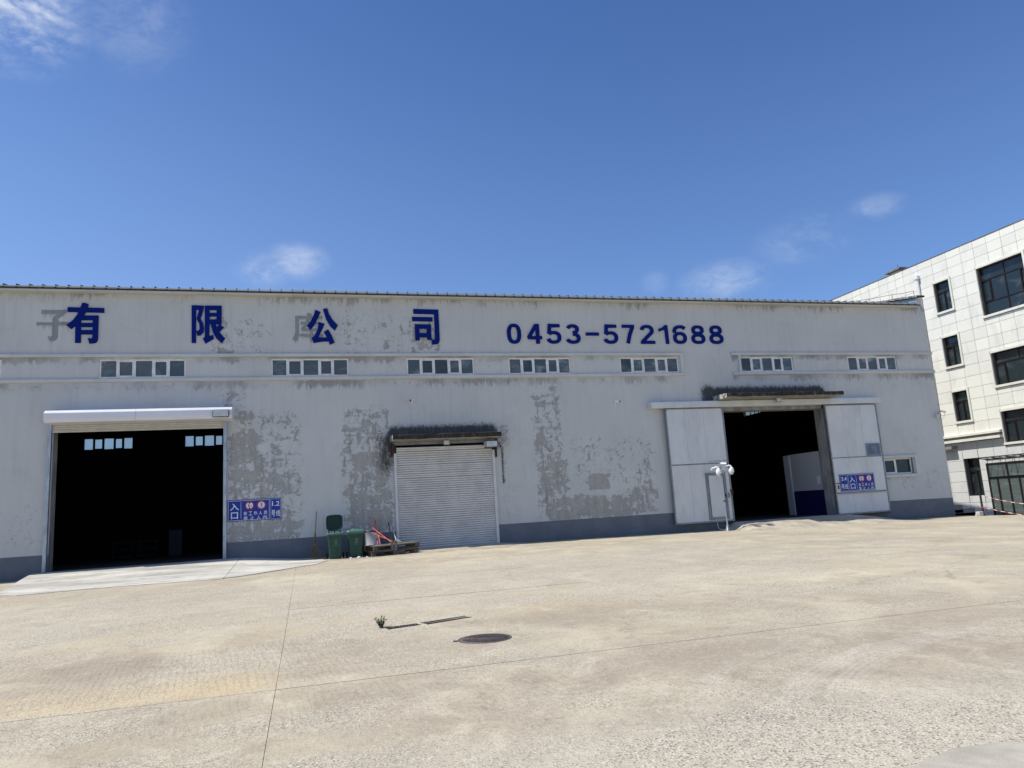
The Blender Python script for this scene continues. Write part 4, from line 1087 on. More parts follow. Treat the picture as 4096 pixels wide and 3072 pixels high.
# ================================================================ LAMPS AND CAMERAS ON THE WALL
def flood(x0, x1, y0, y1, z0, z1, label, split=False, t=.02, frame='darkgrey'):
    l = tag(empty('flood_light', ((x0 + x1) / 2, y0, z0)), label, 'lamp')
    MB().bbox(x0, x1, y0 + .012, y1, z0, z1, .012).build('housing', M[frame], l)
    MB().bbox(x0 + t, (x1 - t) if not split else (x0 + x1) / 2 - .004, y0, y0 + .03, z0 + t, z1 - t, .003).build('lens', M['lamp_glass'], l)
    if split: MB().bbox((x0 + x1) / 2 + .004, x1 - t, y0, y0 + .03, z0 + t, z1 - t, .003).build('lens', M['lamp_glass'], l)
    return l
l = flood(-3.11, -2.56, 27.79, 27.89, 5.46, 5.72, 'flat flood light on the right end of the white roller box')
mb = MB(); mb.tube([(-2.52, 27.93, 5.60), (-2.50, 28.05, 5.50), (-2.50, 28.1, 5.45)], .02, 6); mb.build('bracket', M['darkgrey'], l)
l = flood(6.86, 7.34, 28.1, 28.45, 4.05, 4.31, 'boxy black framed lamp at the top right corner of the middle roller shutter', True)
MB().box(6.85, 6.86, 28.14, 28.42, 4.07, 4.29).build('side_lens', M['lamp_glass'], l)
MB().tube([(7.33, 28.12, 4.30), (7.62, 28.70, 4.12)], .01, 6).build('bracket', M['darkgrey'], l)
MB().box(7.59, 7.65, 28.69, 28.75, 4.08, 4.15).build('wall_plate', M['darkgrey'], l)
l = flood(5.21, 5.44, 28.2, 28.28, 4.22, 4.40, 'small square flood light under the middle concrete canopy', frame='galv')
MB().tube([(5.33, 28.26, 4.39), (5.33, 28.35, 4.45)], .012, 6).build('bracket', M['galv'], l)
l = flood(20.24, 20.52, 28.1, 28.2, 5.58, 5.77, 'small flood light under the right concrete canopy', frame='jamb')
MB().tube([(20.38, 28.15, 5.76), (20.38, 28.2, 5.80)], .02, 6).build('bracket', M['darkgrey'], l)
def wall_cam(x, z, flip, label):
    c = tag(empty('wall_camera', (x, 28.74, z)), label, 'security camera', 'bullet cameras on the warehouse wall')
    MB().tube([(x, 28.75, z), (x, 28.70, z)], .045, 12).build('mount', M['white_plastic'], c)
    MB().tube([(x, 28.70, z), (x + .02 * flip, 28.6, z + .03)], .014, 8).build('arm', M['white_plastic'], c)
    MB().tube([(x - .03 * flip, 28.62, z + .10), (x + .10 * flip, 28.44, z + .05)], [.042, .046], 14).build('body', M['white_plastic'], c)
    MB().tube([(x + .10 * flip, 28.44, z + .05), (x + .107 * flip, 28.43, z + .048)], .038, 14).build('lens', M['black'], c)
    MB().tube([(x - .02, 28.73, z - .01), (x - .05, 28.735, z - .1), (x + .03, 28.735, z - .13)], .006, 6).build('cable', M['white_plastic'], c)
wall_cam(4.12, 5.97, -1, 'tiny bullet camera on the wall above the middle roller shutter')
wall_cam(12.74, 5.75, 1, 'tiny bullet camera on the wall left of the sliding door rail')
c = tag(empty('corner_camera', (29.6, 28.7, 4.85)), 'white camera on a bracket at the right corner of the warehouse', 'security camera')
MB().bbox(29.42, 29.58, 28.6, 28.75, 4.68, 4.88, .01).build('junction_box', M['ledge'], c)
MB().tube([(29.5, 28.62, 4.88), (29.5, 28.5, 5.0), (29.72, 28.5, 5.02)], .014, 6).build('arm', M['darkgrey'], c)
MB().tube([(29.62, 28.52, 5.0), (29.86, 28.5, 4.96)], .045, 12).build('body', M['white_plastic'], c)
MB().tube([(29.8, 28.5, 4.92), (29.85, 28.6, 4.75), (29.78, 28.7, 4.6), (29.7, 28.74, 4.75)], .007, 6).build('cable', M['darkgrey'], c)

# ================================================================ CAMERA POLE
pl = tag(empty('camera_pole', (16.93, 27.8, .17)), 'slim metal pole with crossbars carrying cameras in front of the sliding door', 'pole')
z0 = .17
MB().lathe((16.93, 27.8, z0), [(.11, 0), (.11, .02), (.075, .03), (.06, .22), (.045, .24)], 14).build('base', M['doorframe'], pl)
MB().tube([(16.93, 27.8, z0 + .02), (16.92, 27.8, 1.2), (16.905, 27.8, 2.2), (16.88, 27.8, 3.05)], [.034, .031, .028, .026], 12).build('mast', M['galv'], pl)
for (a, b, z, r) in ((16.36, 17.16, 2.79, .016), (16.4, 17.18, 2.60, .016)): MB().tube([(a, 27.78, z), (b, 27.78, z)], r, 8).build('crossbar', M['galv'], pl)
MB().box(16.78, 17.0, 27.74, 27.84, 2.55, 2.66).build('clamp', M['galv'], pl)
MB().tube([(16.27, 27.72, 3.07), (17.17, 27.72, 3.11)], .035, 12).build('light_bar', M['galv'], pl)
MB().tube([(16.87, 27.72, 3.07), (16.88, 27.8, 3.0)], .02, 8).build('bracket', M['galv'], pl)
MB().box(16.87, 16.99, 27.75, 27.85, 1.38, 1.42).build('clamp', M['black'], pl)
MB().tube([(16.76, 28.3, .50), (16.76, 28.25, .30), (16.79, 28.1, .235), (16.89, 27.88, .22)], .011, 8).build('conduit', M['pipe'], pl)
def dome(x, z, label):
    d = tag(empty('dome_camera', (x, 27.6, z)), label, 'security camera', 'dome cameras on the pole')
    cx, cy = x, 27.5
    MB().lathe((cx, cy, z), [(.108, -.02), (.115, .0), (.112, .06), (.10, .12), (.072, .17), (.04, .195), (0, .20)], 24).build('housing', M['white_plastic'], d)
    MB().lathe((cx, cy, z - .02), [(0, -.115), (.05, -.10), (.085, -.065), (.102, -.02), (.106, 0)], 24).build('ball', M['white_plastic'], d)
    MB().tube([(cx + .045, cy - .09, z - .07), (cx + .048, cy - .102, z - .072)], .03, 14).build('lens', M['black'], d)
    MB().tube([(cx - .05, cy - .08, z - .072), (cx - .052, cy - .096, z - .075)], .04, 14).build('light_window', M['mopstick'], d)
    MB().tube([(cx - .18, 27.76, z + .15), (cx - .17, 27.7, z + .21), (cx - .06, 27.55, z + .255), (cx, cy, z + .235), (cx, cy, z + .18)], [.036, .036, .034, .034, .03], 12).build('arm', M['white_plastic'], d)
    return d
dome(16.60, 2.56, 'left white dome camera hanging from the pole crossbar')
dome(17.20, 2.60, 'right white dome camera hanging from the pole crossbar')
bc = tag(empty('bullet_camera', (16.95, 27.65, 2.95)), 'white bullet camera above the two dome cameras on the pole', 'security camera')
MB().tube([(16.86, 27.72, 2.96), (17.02, 27.50, 2.93)], .048, 14).build('body', M['white_plastic'], bc)
MB().tube([(17.02, 27.50, 2.93), (17.035, 27.48, 2.927)], .042, 14).build('lens', M['black'], bc)
MB().tube([(16.93, 27.63, 2.91), (16.95, 27.72, 2.84), (16.99, 27.76, 2.7)], .014, 8).build('mount', M['white_plastic'], bc)

# ================================================================ BINS
def rrect(cx, cy, w, d, r, z, n=4):
    pts = []
    for (sx, sy, a0) in ((1, 1, 0), (-1, 1, 90), (-1, -1, 180), (1, -1, 270)):
        for k in range(n + 1):
            t = R(a0 + 90 * k / n); pts.append((cx + sx * (w / 2 - r) + r * math.cos(t), cy + sy * (d / 2 - r) + r * math.sin(t), z))
    return pts
def loft(rings, cap0=True, cap1=True, smooth=False):
    mb = MB(); n = len(rings[0]); vs = [p for r in rings for p in r]
    fs = [(i * n + k, i * n + (k + 1) % n, (i + 1) * n + (k + 1) % n, (i + 1) * n + k) for i in range(len(rings) - 1) for k in range(n)]
    if cap0: fs.append(tuple(range(n - 1, -1, -1)))
    if cap1: fs.append(tuple((len(rings) - 1) * n + k for k in range(n)))
    return mb.add(vs, fs, smooth)
def wheelie(x, y, z, opened, label, rot=0.0):
    b = tag(empty('wheelie_bin', (x, y, z)), label, 'bin', 'green wheelie bins by the wall')
    loft([rrect(x, y + .03, .41, .44, .05, z + .012), rrect(x, y + .02, .43, .47, .05, z + .12), rrect(x, y, .50, .57, .05, z + .66), rrect(x, y, .515, .59, .05, z + .70), rrect(x, y, .53, .61, .05, z + .86)], True, True).build('body', M['bin'], b)
    loft([rrect(x, y, .575, .66, .05, z + .84), rrect(x, y, .60, .68, .06, z + .86), rrect(x, y, .60, .68, .06, z + .885), rrect(x, y, .58, .66, .05, z + .90)]).build('rim', M['bin_lid'], b)
    MB().bbox(x - .30, x - .25, y - .2, y + .15, z + .30, z + .83, .02).build('side_pocket', M['bin'], b) if False else None
    for s in (-1, 1):
        MB().tube([(x + s * .26, y + .30, z + .10), (x + s * .31, y + .30, z + .10)], .10, 18).build('wheel', M['rubber'], b)
    MB().tube([(x - .22, y + .40, z + .86), (x + .22, y + .40, z + .86)], .016, 8).build('handle', M['bin'], b)
    if opened:
        zb = z + .92; yb = y + .40
        out = [(x - .14, 0), (x + .14, 0), (x + .235, .04), (x + .285, .12), (x + .295, .3), (x + .29, .46), (x + .26, .545), (x + .17, .575), (x, .585), (x - .17, .575), (x - .26, .545), (x - .29, .46), (x - .295, .3), (x - .285, .12), (x - .235, .04)]
        tilt = .12
        mb = MB(); n = len(out)
        f = lambda px, h, o: (px, yb + h * tilt + o, zb + .04 + h)
        vs = [f(px, h, 0) for px, h in out] + [f(px, h, .06) for px, h in out] + [f(x + (px - x) * .9, .03 + h * .9, .0) for px, h in out] + [f(x + (px - x) * .86, .045 + h * .86, .03) for px, h in out]
        fs = [(i, i + n, (i + 1) % n + n, (i + 1) % n)[::-1] for i in range(n)] + [tuple(range(2 * n - 1, n - 1, -1))[::-1]] + [(i, (i + 1) % n, (i + 1) % n + 2 * n, i + 2 * n) for i in range(n)] + [(i + 2 * n, (i + 1) % n + 2 * n, (i + 1) % n + 3 * n, i + 3 * n) for i in range(n)] + [tuple(range(3 * n, 4 * n))]
        mb.add(vs, fs); ld_ = mb.build('lid', M['bin_in'], b)
        q = MB()
        for (a, c, e, g_) in ((-.13, .13, .15, .16), (-.13, .13, .42, .43), (-.13, -.12, .16, .42), (.12, .13, .16, .42)): q.add([f(x + a, e, .024), f(x + c, e, .024), f(x + c, g_, .024), f(x + a, g_, .024)], [(0, 1, 2, 3)]); 
        q.build('lid_panel', M['bin'], ld_)
        for s in (-.2, 0, .2): MB().box(x + s - .02, x + s + .02, yb - .04, yb + .02, zb - .04, zb + .06).build('hinge', M['bin_in'], b)
    else:
        loft([rrect(x, y, .61, .70, .06, z + .885), rrect(x, y, .62, .71, .07, z + .91), rrect(x, y, .60, .68, .08, z + .935), rrect(x, y + .02, .50, .56, .08, z + .965)]).build('lid', M['bin_lid'], b)
        loft([rrect(x + .02, y + .05, .32, .36, .04, z + .963), rrect(x + .02, y + .05, .26, .30, .04, z + 1.0)]).build('lid_panel', M['bin_lid'], b)
    # printed symbol on the sloping front
    def fy(h): return y + .5 * 0 - (.235 - .03 + (h - .12) / .54 * .08) - .004 if h > .12 else y - .2
    def FP(u, h): return (x + u, fy(h) - .004 , z + h)
    def strip(mb, p, q_, w):
        p = Vector((p[0], p[1])); q_ = Vector((q_[0], q_[1])); d = (q_ - p).normalized(); nn = Vector((-d.y, d.x)) * w / 2
        mb.add([FP(*(p - nn)), FP(*(q_ - nn)), FP(*(q_ + nn)), FP(*(p + nn))], [(0, 1, 2, 3)])
    mb = MB(); ux = .02
    for (p, q_) in (((ux - .055, .66), (ux + .055, .66)), ((ux - .055, .655), (ux + .045, .535)), ((ux + .055, .655), (ux - .045, .535)), ((ux - .05, .53), (ux + .05, .53))): strip(mb, p, q_, .013)
    mb.build('recycling_mark', M['bin_print'], b)
    tm = text_mesh('其他垃圾', (ux - .085, ux + .085, .455, .49), 0, None, .01)
    tm.v = [FP(v[0], v[2]) for v in tm.v]; tm.build('lettering', M['bin_print'], b)
    return b
wheelie(1.02, 27.45, .255, True, 'green wheelie bin with its lid thrown open against the wall')
wheelie(1.72, 27.42, .255, False, 'green wheelie bin with its lid closed, left of the white barrel')

# barrel, board
ba = tag(empty('plastic_barrel', (2.37, 28.15, .27)), 'white plastic barrel against the wall behind the orange handles', 'barrel')
MB().lathe((2.37, 28.07, .27), [(.26, 0), (.275, .03), (.28, .3), (.295, .32), (.295, .36), (.28, .38), (.28, .78), (.288, .80), (.288, .84), (.27, .845), (.265, .80), (.262, .5), (.0, .5)], 32).build('body', M['barrel'], ba)
MB().lathe((2.37, 28.07, 1.09), [(.286, 0), (.296, .005), (.296, .03), (.286, .035)], 32).build('rim', M['black'], ba)
MB().add([(1.99, 27.98, .25), (2.11, 27.98, .25), (2.15, 28.52, 1.12), (2.03, 28.52, 1.12), (1.99, 27.94, .25), (2.11, 27.94, .25), (2.15, 28.48, 1.12), (2.03, 28.48, 1.12)], [(0, 1, 2, 3), (7, 6, 5, 4), (4, 5, 1, 0), (5, 6, 2, 1), (6, 7, 3, 2), (7, 4, 0, 3)]).build('wooden_board', M['wood'])
tag(bpy.data.objects['wooden_board'], 'dark wooden board leaning on the wall between the closed bin and the barrel', 'board')
# white rubble
for (x, y, s, lb) in ((1.52, 26.98, .05, 'small round white lump of rubble at the foot of the closed green bin'), (1.80, 26.96, .065, 'largest white lump of rubble, in front of the closed green bin'), (2.07, 26.95, .04, 'flat white lump of rubble between the closed bin and the pallets')):
    mb = MB(); mb.lathe((x, y, zg(x, y) - .01), [(0, 0), (s, .0), (s * 1.1, s * .4), (s * .6, s * .9), (0, s)], 7)
    mb.v = [(a + random.uniform(-.012, .012), b + random.uniform(-.012, .012), c) for a, b, c in mb.v]; mb.smooth = [False] * len(mb.f)
    o = mb.build('rubble_lump', M['sign_white']); tag(o, lb, 'rubble')

# ================================================================ BROOM
br = tag(empty('twig_broom', (.4, 28, .3)), 'twig broom standing upright on its bristles against the wall left of the bins', 'broom')
MB().tube([(.42, 28.62, 1.97), (.375, 28.45, 1.5), (.34, 28.25, 1.05), (.32, 28.05, .75)], [.017, .019, .02, .022], 8).build('handle', M['bamboo'], br)
MB().tube([(.352, 28.3, 1.18), (.335, 28.2, .98), (.31, 28.0, .72)], [.03, .045, .06], 10).build('binding', M['straw'], br)
mb = MB(); rnd = random.Random(9)
for i in range(170):
    a = rnd.uniform(-1, 1); q = rnd.uniform(-1, 1)
    tx = .34 + a * .22 + (.16 if a > .3 else 0) * rnd.random(); ty = 27.72 + q * .13; tz = .29 + rnd.random() * .22 * abs(a) 
    p0 = (.325 + a * .03, 28.12 + q * .03, 1.0 - rnd.random() * .2); p1 = (.315 + a * .10, 27.95 + q * .06, .62)
    mb.tube([p0, p1, (tx, ty, tz)], [.005, .004, .002], 4, False)
tag(mb.build('twigs', M['straw'], br), kind='stuff')

# ================================================================ PALLETS AND TOOLS
def pallet(cx, cy, z, rot, label, tops):
    p = tag(empty('wooden_pallet', (cx, cy, z)), label, 'pallet', 'stacked wooden pallets')
    L, D = 1.72, 1.0
    for (y) in (-D / 2, -.06, D / 2 - .1):
        for x in (-L / 2, -.08, L / 2 - .16): MB().bbox(x, x + .16, y, y + .10, .022, .115, .004).build('block', M['wood'], p)
        MB().box(-L / 2, L / 2, y, y + .1, 0, .020).build('skid', M['wood'], p)
        MB().box(-L / 2, L / 2, y, y + .1, .117, .132).build('stringer', M['wood'], p)
    for i in range(7):
        y = -D / 2 + i * (D - .10) / 6
        MB().bbox(-L / 2 + random.uniform(-.01, .01), L / 2 + random.uniform(-.02, .02), y, y + .09, .134, .154, .003).build('deck_board', M['wood_pale'] if tops else M['wood'], p)
    for ch in p.children: ch.matrix_parent_inverse = Matrix.Identity(4)
    p.rotation_euler = rot; p.scale = (1, 1, 1.2); return p
pallet(2.98, 27.50, .255, (R(-.5), R(-.6), R(11)), 'lower weathered pallet of the stack by the middle shutter', False)
pallet(3.02, 27.52, .452, (R(.5), R(-1.2), R(14)), 'upper pallet of the stack, carrying brushes and a mop', True)
ZP = .60
def brush(p_top, p_bot, head, label, hw=.2):
    t = tag(empty('floor_brush', p_bot), label, 'brush', 'orange handled floor brushes')
    MB().tube([p_top, tuple((a + b) / 2 for a, b in zip(p_top, p_bot)), p_bot], .015, 8).build('handle', M['orange'], t)
    if head:
        x, y, z = p_bot
        MB().bbox(x - .03, x + .07, y - .04, y + .02, z - .04, z + .06, .006).build('head', M['wood_pale'], t)
        q = MB()
        for i in range(26):
            a = x - .03 + .10 * random.random(); b = y - .03 + .05 * random.random(); q.tube([(a, b, z - .04), (a + random.uniform(-.02, .02), b - .02, z - .26 - random.random() * .04)], [.006, .004], 4, False)
        tag(q.build('bristles', M['mop'], t), kind='stuff')
    return t
brush((2.21, 28.25, 1.41), (2.95, 27.02, .70), True, 'orange handled brush, higher of two leaning left with bristles hanging over the pallet')
brush((2.11, 28.0, 1.17), (3.07, 27.00, .70), True, 'orange handled brush, lower of two leaning left with bristles hanging over the pallet')
brush((2.48, 28.5, 1.62), (2.60, 27.4, .63), False, 'taller of two nearly upright orange handles')
brush((2.54, 28.5, 1.49), (2.52, 27.6, .63), False, 'shorter of two nearly upright orange handles')
mp = tag(empty('mop', (3.2, 27.6, .6)), 'grey string mop resting on the pallet with its cream handle against the wall', 'mop')
MB().tube([(3.11, 28.62, 1.46), (3.155, 28.15, 1.08)], .014, 8).build('shaded_handle', M['bamboo'], mp)  # duller upper part: the wall's shade painted onto the mop handle
MB().tube([(3.155, 28.15, 1.08), (3.20, 27.78, .77)], .018, 8).build('handle', M['mopstick'], mp)
mb = MB(); rnd = random.Random(3)
for i in range(110):
    a = rnd.uniform(0, 6.283); r = rnd.uniform(.04, .17)
    mb.tube([(3.205, 27.72, .78), (3.22 + .5 * r * math.cos(a), 27.66 + .4 * r * math.sin(a), .74), (3.24 + r * math.cos(a), 27.60 + .8 * r * math.sin(a), .645 + rnd.random() * .03)], [.008, .01, .009], 4, False)
tag(mb.build('strands', M['mop'], mp), kind='stuff')
st = tag(empty('thin_rod', (3.08, 27.9, .6)), 'thin dark rod leaning on the wall left of the mop', 'rod')
MB().tube([(3.04, 28.66, 1.38), (3.06, 28.3, 1.0)], .017, 8).build('grip', M['darkgrey'], st)
MB().tube([(3.06, 28.3, 1.0), (3.08, 27.9, .645)], .007, 6).build('shaft', M['bamboo'], st)

# ================================================================ DRAIN, MANHOLE, WEED
dr = tag(empty('drain_grate', (1.7, 11.4, 0)), 'half buried slotted iron drain grate in the yard', 'drain')
def gr_section(xa, ya, xb, yb, n, w0=.10, dz=.012):
    mb = MB(); d = Vector((xb - xa, yb - ya)); L_ = d.length; d /= L_; nn = Vector((-d.y, d.x))
    def quadbox(s0, s1, t0, t1, z0, z1):
        P = lambda s, t: (xa + d.x * s + nn.x * t, ya + d.y * s + nn.y * t)
        c = [P(s0, t0), P(s1, t0), P(s1, t1), P(s0, t1)]
        mb.add([(a, b, z0) for a, b in c] + [(a, b, z1) for a, b in c], [(0, 3, 2, 1), (4, 5, 6, 7), (0, 1, 5, 4), (1, 2, 6, 5), (2, 3, 7, 6), (3, 0, 4, 7)])
    quadbox(0, L_, -w0, -w0 + .018, -.03, dz + .004); quadbox(0, L_, w0 - .018, w0, -.03, dz + .004)
    for i in range(n):
        s = L_ * (i + .25) / n; quadbox(s, s + L_ / n * .5, -w0 + .018, w0 - .018, -.02, dz)
    mb.build('grate_bars', M['darkiron'], dr)
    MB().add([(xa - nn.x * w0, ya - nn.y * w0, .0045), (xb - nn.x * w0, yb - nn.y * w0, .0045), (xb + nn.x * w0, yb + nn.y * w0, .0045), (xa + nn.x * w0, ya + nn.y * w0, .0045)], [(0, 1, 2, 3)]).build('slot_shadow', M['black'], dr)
gr_section(1.68, 11.36, 2.40, 11.62, 15); gr_section(1.12, 11.25, 1.60, 11.36, 10, .07)
mb = MB(); rnd = random.Random(12); n = 26
top_ = []; bot_ = []
for i in range(n + 1):
    u = i / n; X = .98 + u * .98; yb_ = 11.30 + u * .22 + .03 * math.sin(u * 5)
    w_ = (.018 + .02 * rnd.random()) * math.sin(math.pi * min(1, u * 1.02)) ** .5
    top_.append((X, yb_ + .085 + w_, .006)); bot_.append((X, yb_ + .085 - w_ * .6, .006))
mb.add(top_ + bot_, [(i + n + 1, i + n + 2, i + 1, i) for i in range(n)])
mb.build('soil_filled_slot', M['joint_dark'], dr)
mh = tag(empty('manhole_cover', (2.18, 9.56, 0)), 'round ribbed cast iron manhole cover in the yard', 'manhole cover')
cx, cy, rr_ = 2.18, 9.57, .315
MB().lathe((cx, cy, .0), [(rr_ + .03, -.01), (rr_ + .03, .007), (rr_ + .008, .007), (rr_ + .006, -.01)], 40).build('rim', M['iron'], mh)
MB().lathe((cx, cy, .0), [(rr_, -.01), (rr_, .008), (0.001, .008)], 40).build('cover', M['iron'], mh)
mb = MB()
for i in range(-9, 10):
    t = i * .033; hl = math.sqrt(max(0, (rr_ - .03) ** 2 - t * t)); d = Vector((math.cos(R(62)), math.sin(R(62)))); nn = Vector((-d.y, d.x))
    if hl < .03: continue
    for (s0, s1) in ((-hl, -.02 - .03 * (i % 3)), (.01 + .04 * (i % 2), hl)):
        P = [(cx + nn.x * (t + w) + d.x * s, cy + nn.y * (t + w) + d.y * s) for s, w in ((s0, -.008), (s1, -.008), (s1, .008), (s0, .008))]
        mb.add([(a, b, .0075) for a, b in P] + [(a, b, .017) for a, b in P], [(4, 5, 6, 7), (0, 1, 5, 4), (1, 2, 6, 5), (2, 3, 7, 6), (3, 0, 4, 7)])
mb.build('ribs', M['iron'], mh)
MB().box(cx - rr_ - .085, cx - rr_ - .0, cy + .0, cy + .05, -.01, .011).build('lifting_tab', M['iron'], mh)

def weed(x, y, z, h, n, label, seed):
    w = tag(empty('weed', (x, y, z)), label, 'plant'); rnd = random.Random(seed)
    ms = MB(); ml = MB()
    for i in range(n):
        a = rnd.uniform(0, 6.283); hh = h * rnd.uniform(.45, 1); lean = rnd.uniform(.1, .75) * hh
        p = [(x + math.cos(a) * .02, y + math.sin(a) * .02, z)]
        for k in range(1, 6):
            t = k / 5; p.append((x + math.cos(a) * (.02 + lean * t * t) + rnd.uniform(-.008, .008), y + math.sin(a) * (.02 + lean * t * t) + rnd.uniform(-.008, .008), z + hh * t))
        ms.tube(p, [.004, .0035, .003, .0025, .002, .001], 5, False)
        for k in range(int(14 * hh / h + 8)):
            t = rnd.uniform(.15, 1) * 4.99; i0 = int(t); f = t - i0; q = Vector(p[i0]).lerp(Vector(p[i0 + 1]), f)
            b = rnd.uniform(0, 6.283); l = rnd.uniform(.015, .036); d = Vector((math.cos(b), math.sin(b), rnd.uniform(-.2, .9))).normalized(); s = d.cross(Vector((0, 0, 1))).normalized() * l * .42
            m_ = q + d * l * .5; ml.add([q, m_ + s + Vector((0, 0, .003)), q + d * l, m_ - s + Vector((0, 0, .003))], [(0, 1, 2, 3)])
    ms.build('stems', M['leaf'], w); tag(ml.build('leaves', M['leaf'], w), kind='stuff')
weed(1.06, 11.42, 0.0, .175, 18, 'scrubby green weed growing at the left end of the drain grate', 5)

# ================================================================ TILED BUILDING ON THE RIGHT
K = 1.1646; X0 = 37.5
fy_ = lambda y: y * K
fz_ = lambda z: CAMZ + (z - CAMZ) * K
tb = tag(empty('tiled_building', (X0, 33, -.4)), 'sunlit cream tiled office building with dark windows right of the warehouse', 'building')
small = [(29.21, 30.18, 10.38, 11.95), (29.21, 30.18, 7.48, 9.01), (29.21, 30.10, 4.62, 6.13)]
big = [(25.1, 27.56, 9.50, 11.90), (24.9, 27.56, 6.05, 7.63), (24.9, 27.56, 3.30, 4.78)]
gsm = (29.21, 30.08, .86, 2.72); ent = (24.6, 28.85, -.5, 2.40)
holes = [tuple(f(v) for f, v in zip((fy_, fy_, fz_, fz_), h)) for h in small + big + [gsm, ent]]
mb = MB(); ya, yb = fy_(22.5), fy_(44)
for (a, b, c, d) in sub_rects(ya, yb, -1.5, fz_(13.36), holes): mb.box(X0, X0 + .5, a, b, c, d)
mb.box(X0 + .5, X0 + 14, ya, yb, fz_(13.0), fz_(13.1)); mb.box(X0 + .5, X0 + 14, ya, ya + .3, -1.5, fz_(13.3)); mb.box(X0 + .5, X0 + 14, yb - .3, yb, -1.5, fz_(13.3)); mb.box(X0 + 13.7, X0 + 14, ya + .3, yb - .3, -1.5, fz_(13.3)); mb.box(X0 + 4, X0 + 4.2, ya + .3, yb - .3, -1.5, fz_(13))
mb.build('wall_core', M['darkjoint'], tb)
YE = [44, 43, 42, 41, 40, 39, 38.05, 37.07, 36.08, 35.39, 34.68, 33.91, 33.26, 32.66, 32.08, 31.04, 30.10, 29.18, 28.30, 27.56, 26.80, 26.02, 25.26, 24.4, 23.5, 22.5]
ZE = [13.36, 12.99, 12.49, 11.91, 11.34, 10.77, 10.19, 9.62, 9.05, 8.48, 7.91, 7.34, 6.77, 6.20, 5.63, 5.06, 4.49, 3.95]
ZG_ = [3.54, 3.15, 2.63, 2.10, 1.58, 1.05, .53, .0, -.6]
tholes = [(fy_(a) - (.13 if i < 6 else 0), fy_(b) + (.10 if i < 6 else 0), fz_(c) - (.16 if i < 6 else 0), fz_(d) + (.13 if i < 6 else 0)) for i, (a, b, c, d) in enumerate(small + big + [gsm, ent])]
rest_mb = MB()
def tiles(ZL, mat, name):
    for z1, z0 in zip(ZL, ZL[1:]):
        for y1, y0 in zip(YE, YE[1:]):
            gp = .008; t = MB(); off = random.uniform(0, .006)
            for (a, b, c, d) in sub_rects(fy_(y0) + gp, fy_(y1) - gp, fz_(z0) + gp, fz_(z1) - gp, tholes):
                if b - a < .03 or d - c < .03: continue
                t.box(X0 - .03 - off, X0 - .001, a, b, c, d)
            if not t.v: continue
            if (y0 > 31.0 and z1 < 10.3) or y0 >= 38: rest_mb.add(t.v, t.f)
            else: t.build(name, M[mat], tb)
tiles(ZE, 'tile', 'facing_tile'); tiles(ZG_, 'granite', 'granite_tile')
tag(rest_mb.build('facing_tiles', M['tile'], tb), kind='stuff')
MB().box(X0 - .06, X0 + .4, ya, yb, fz_(13.36), fz_(13.39)).build('parapet_cap', M['darkjoint'], tb)
# cornice
yc0, yc1 = fy_(27.64), fy_(33)
MB().prism([(X0 - .26, fz_(3.83)), (X0 - .26, fz_(3.93)), (X0 - .03, fz_(3.97)), (X0 - .03, fz_(3.83))], yc0, yc1).build('cornice', M['trim'], tb)
MB().prism([(X0 - .14, fz_(3.70)), (X0 - .14, fz_(3.83) - .002), (X0 - .0, fz_(3.83) - .002), (X0 - .0, fz_(3.70))], yc0, yc1).build('cornice', M['darkjoint'], tb)
MB().prism([(X0 - .34, fz_(3.56)), (X0 - .34, fz_(3.69)), (X0 - .03, fz_(3.70) - .002), (X0 - .03, fz_(3.56))], yc0 - .04, yc1).build('cornice', M['trim'], tb)
MB().box(X0 - .45, X0 - .035, fy_(30.35), fy_(31.6), fz_(3.25), fz_(3.40)).build('concrete_ledge', M['darkstone'], tb)

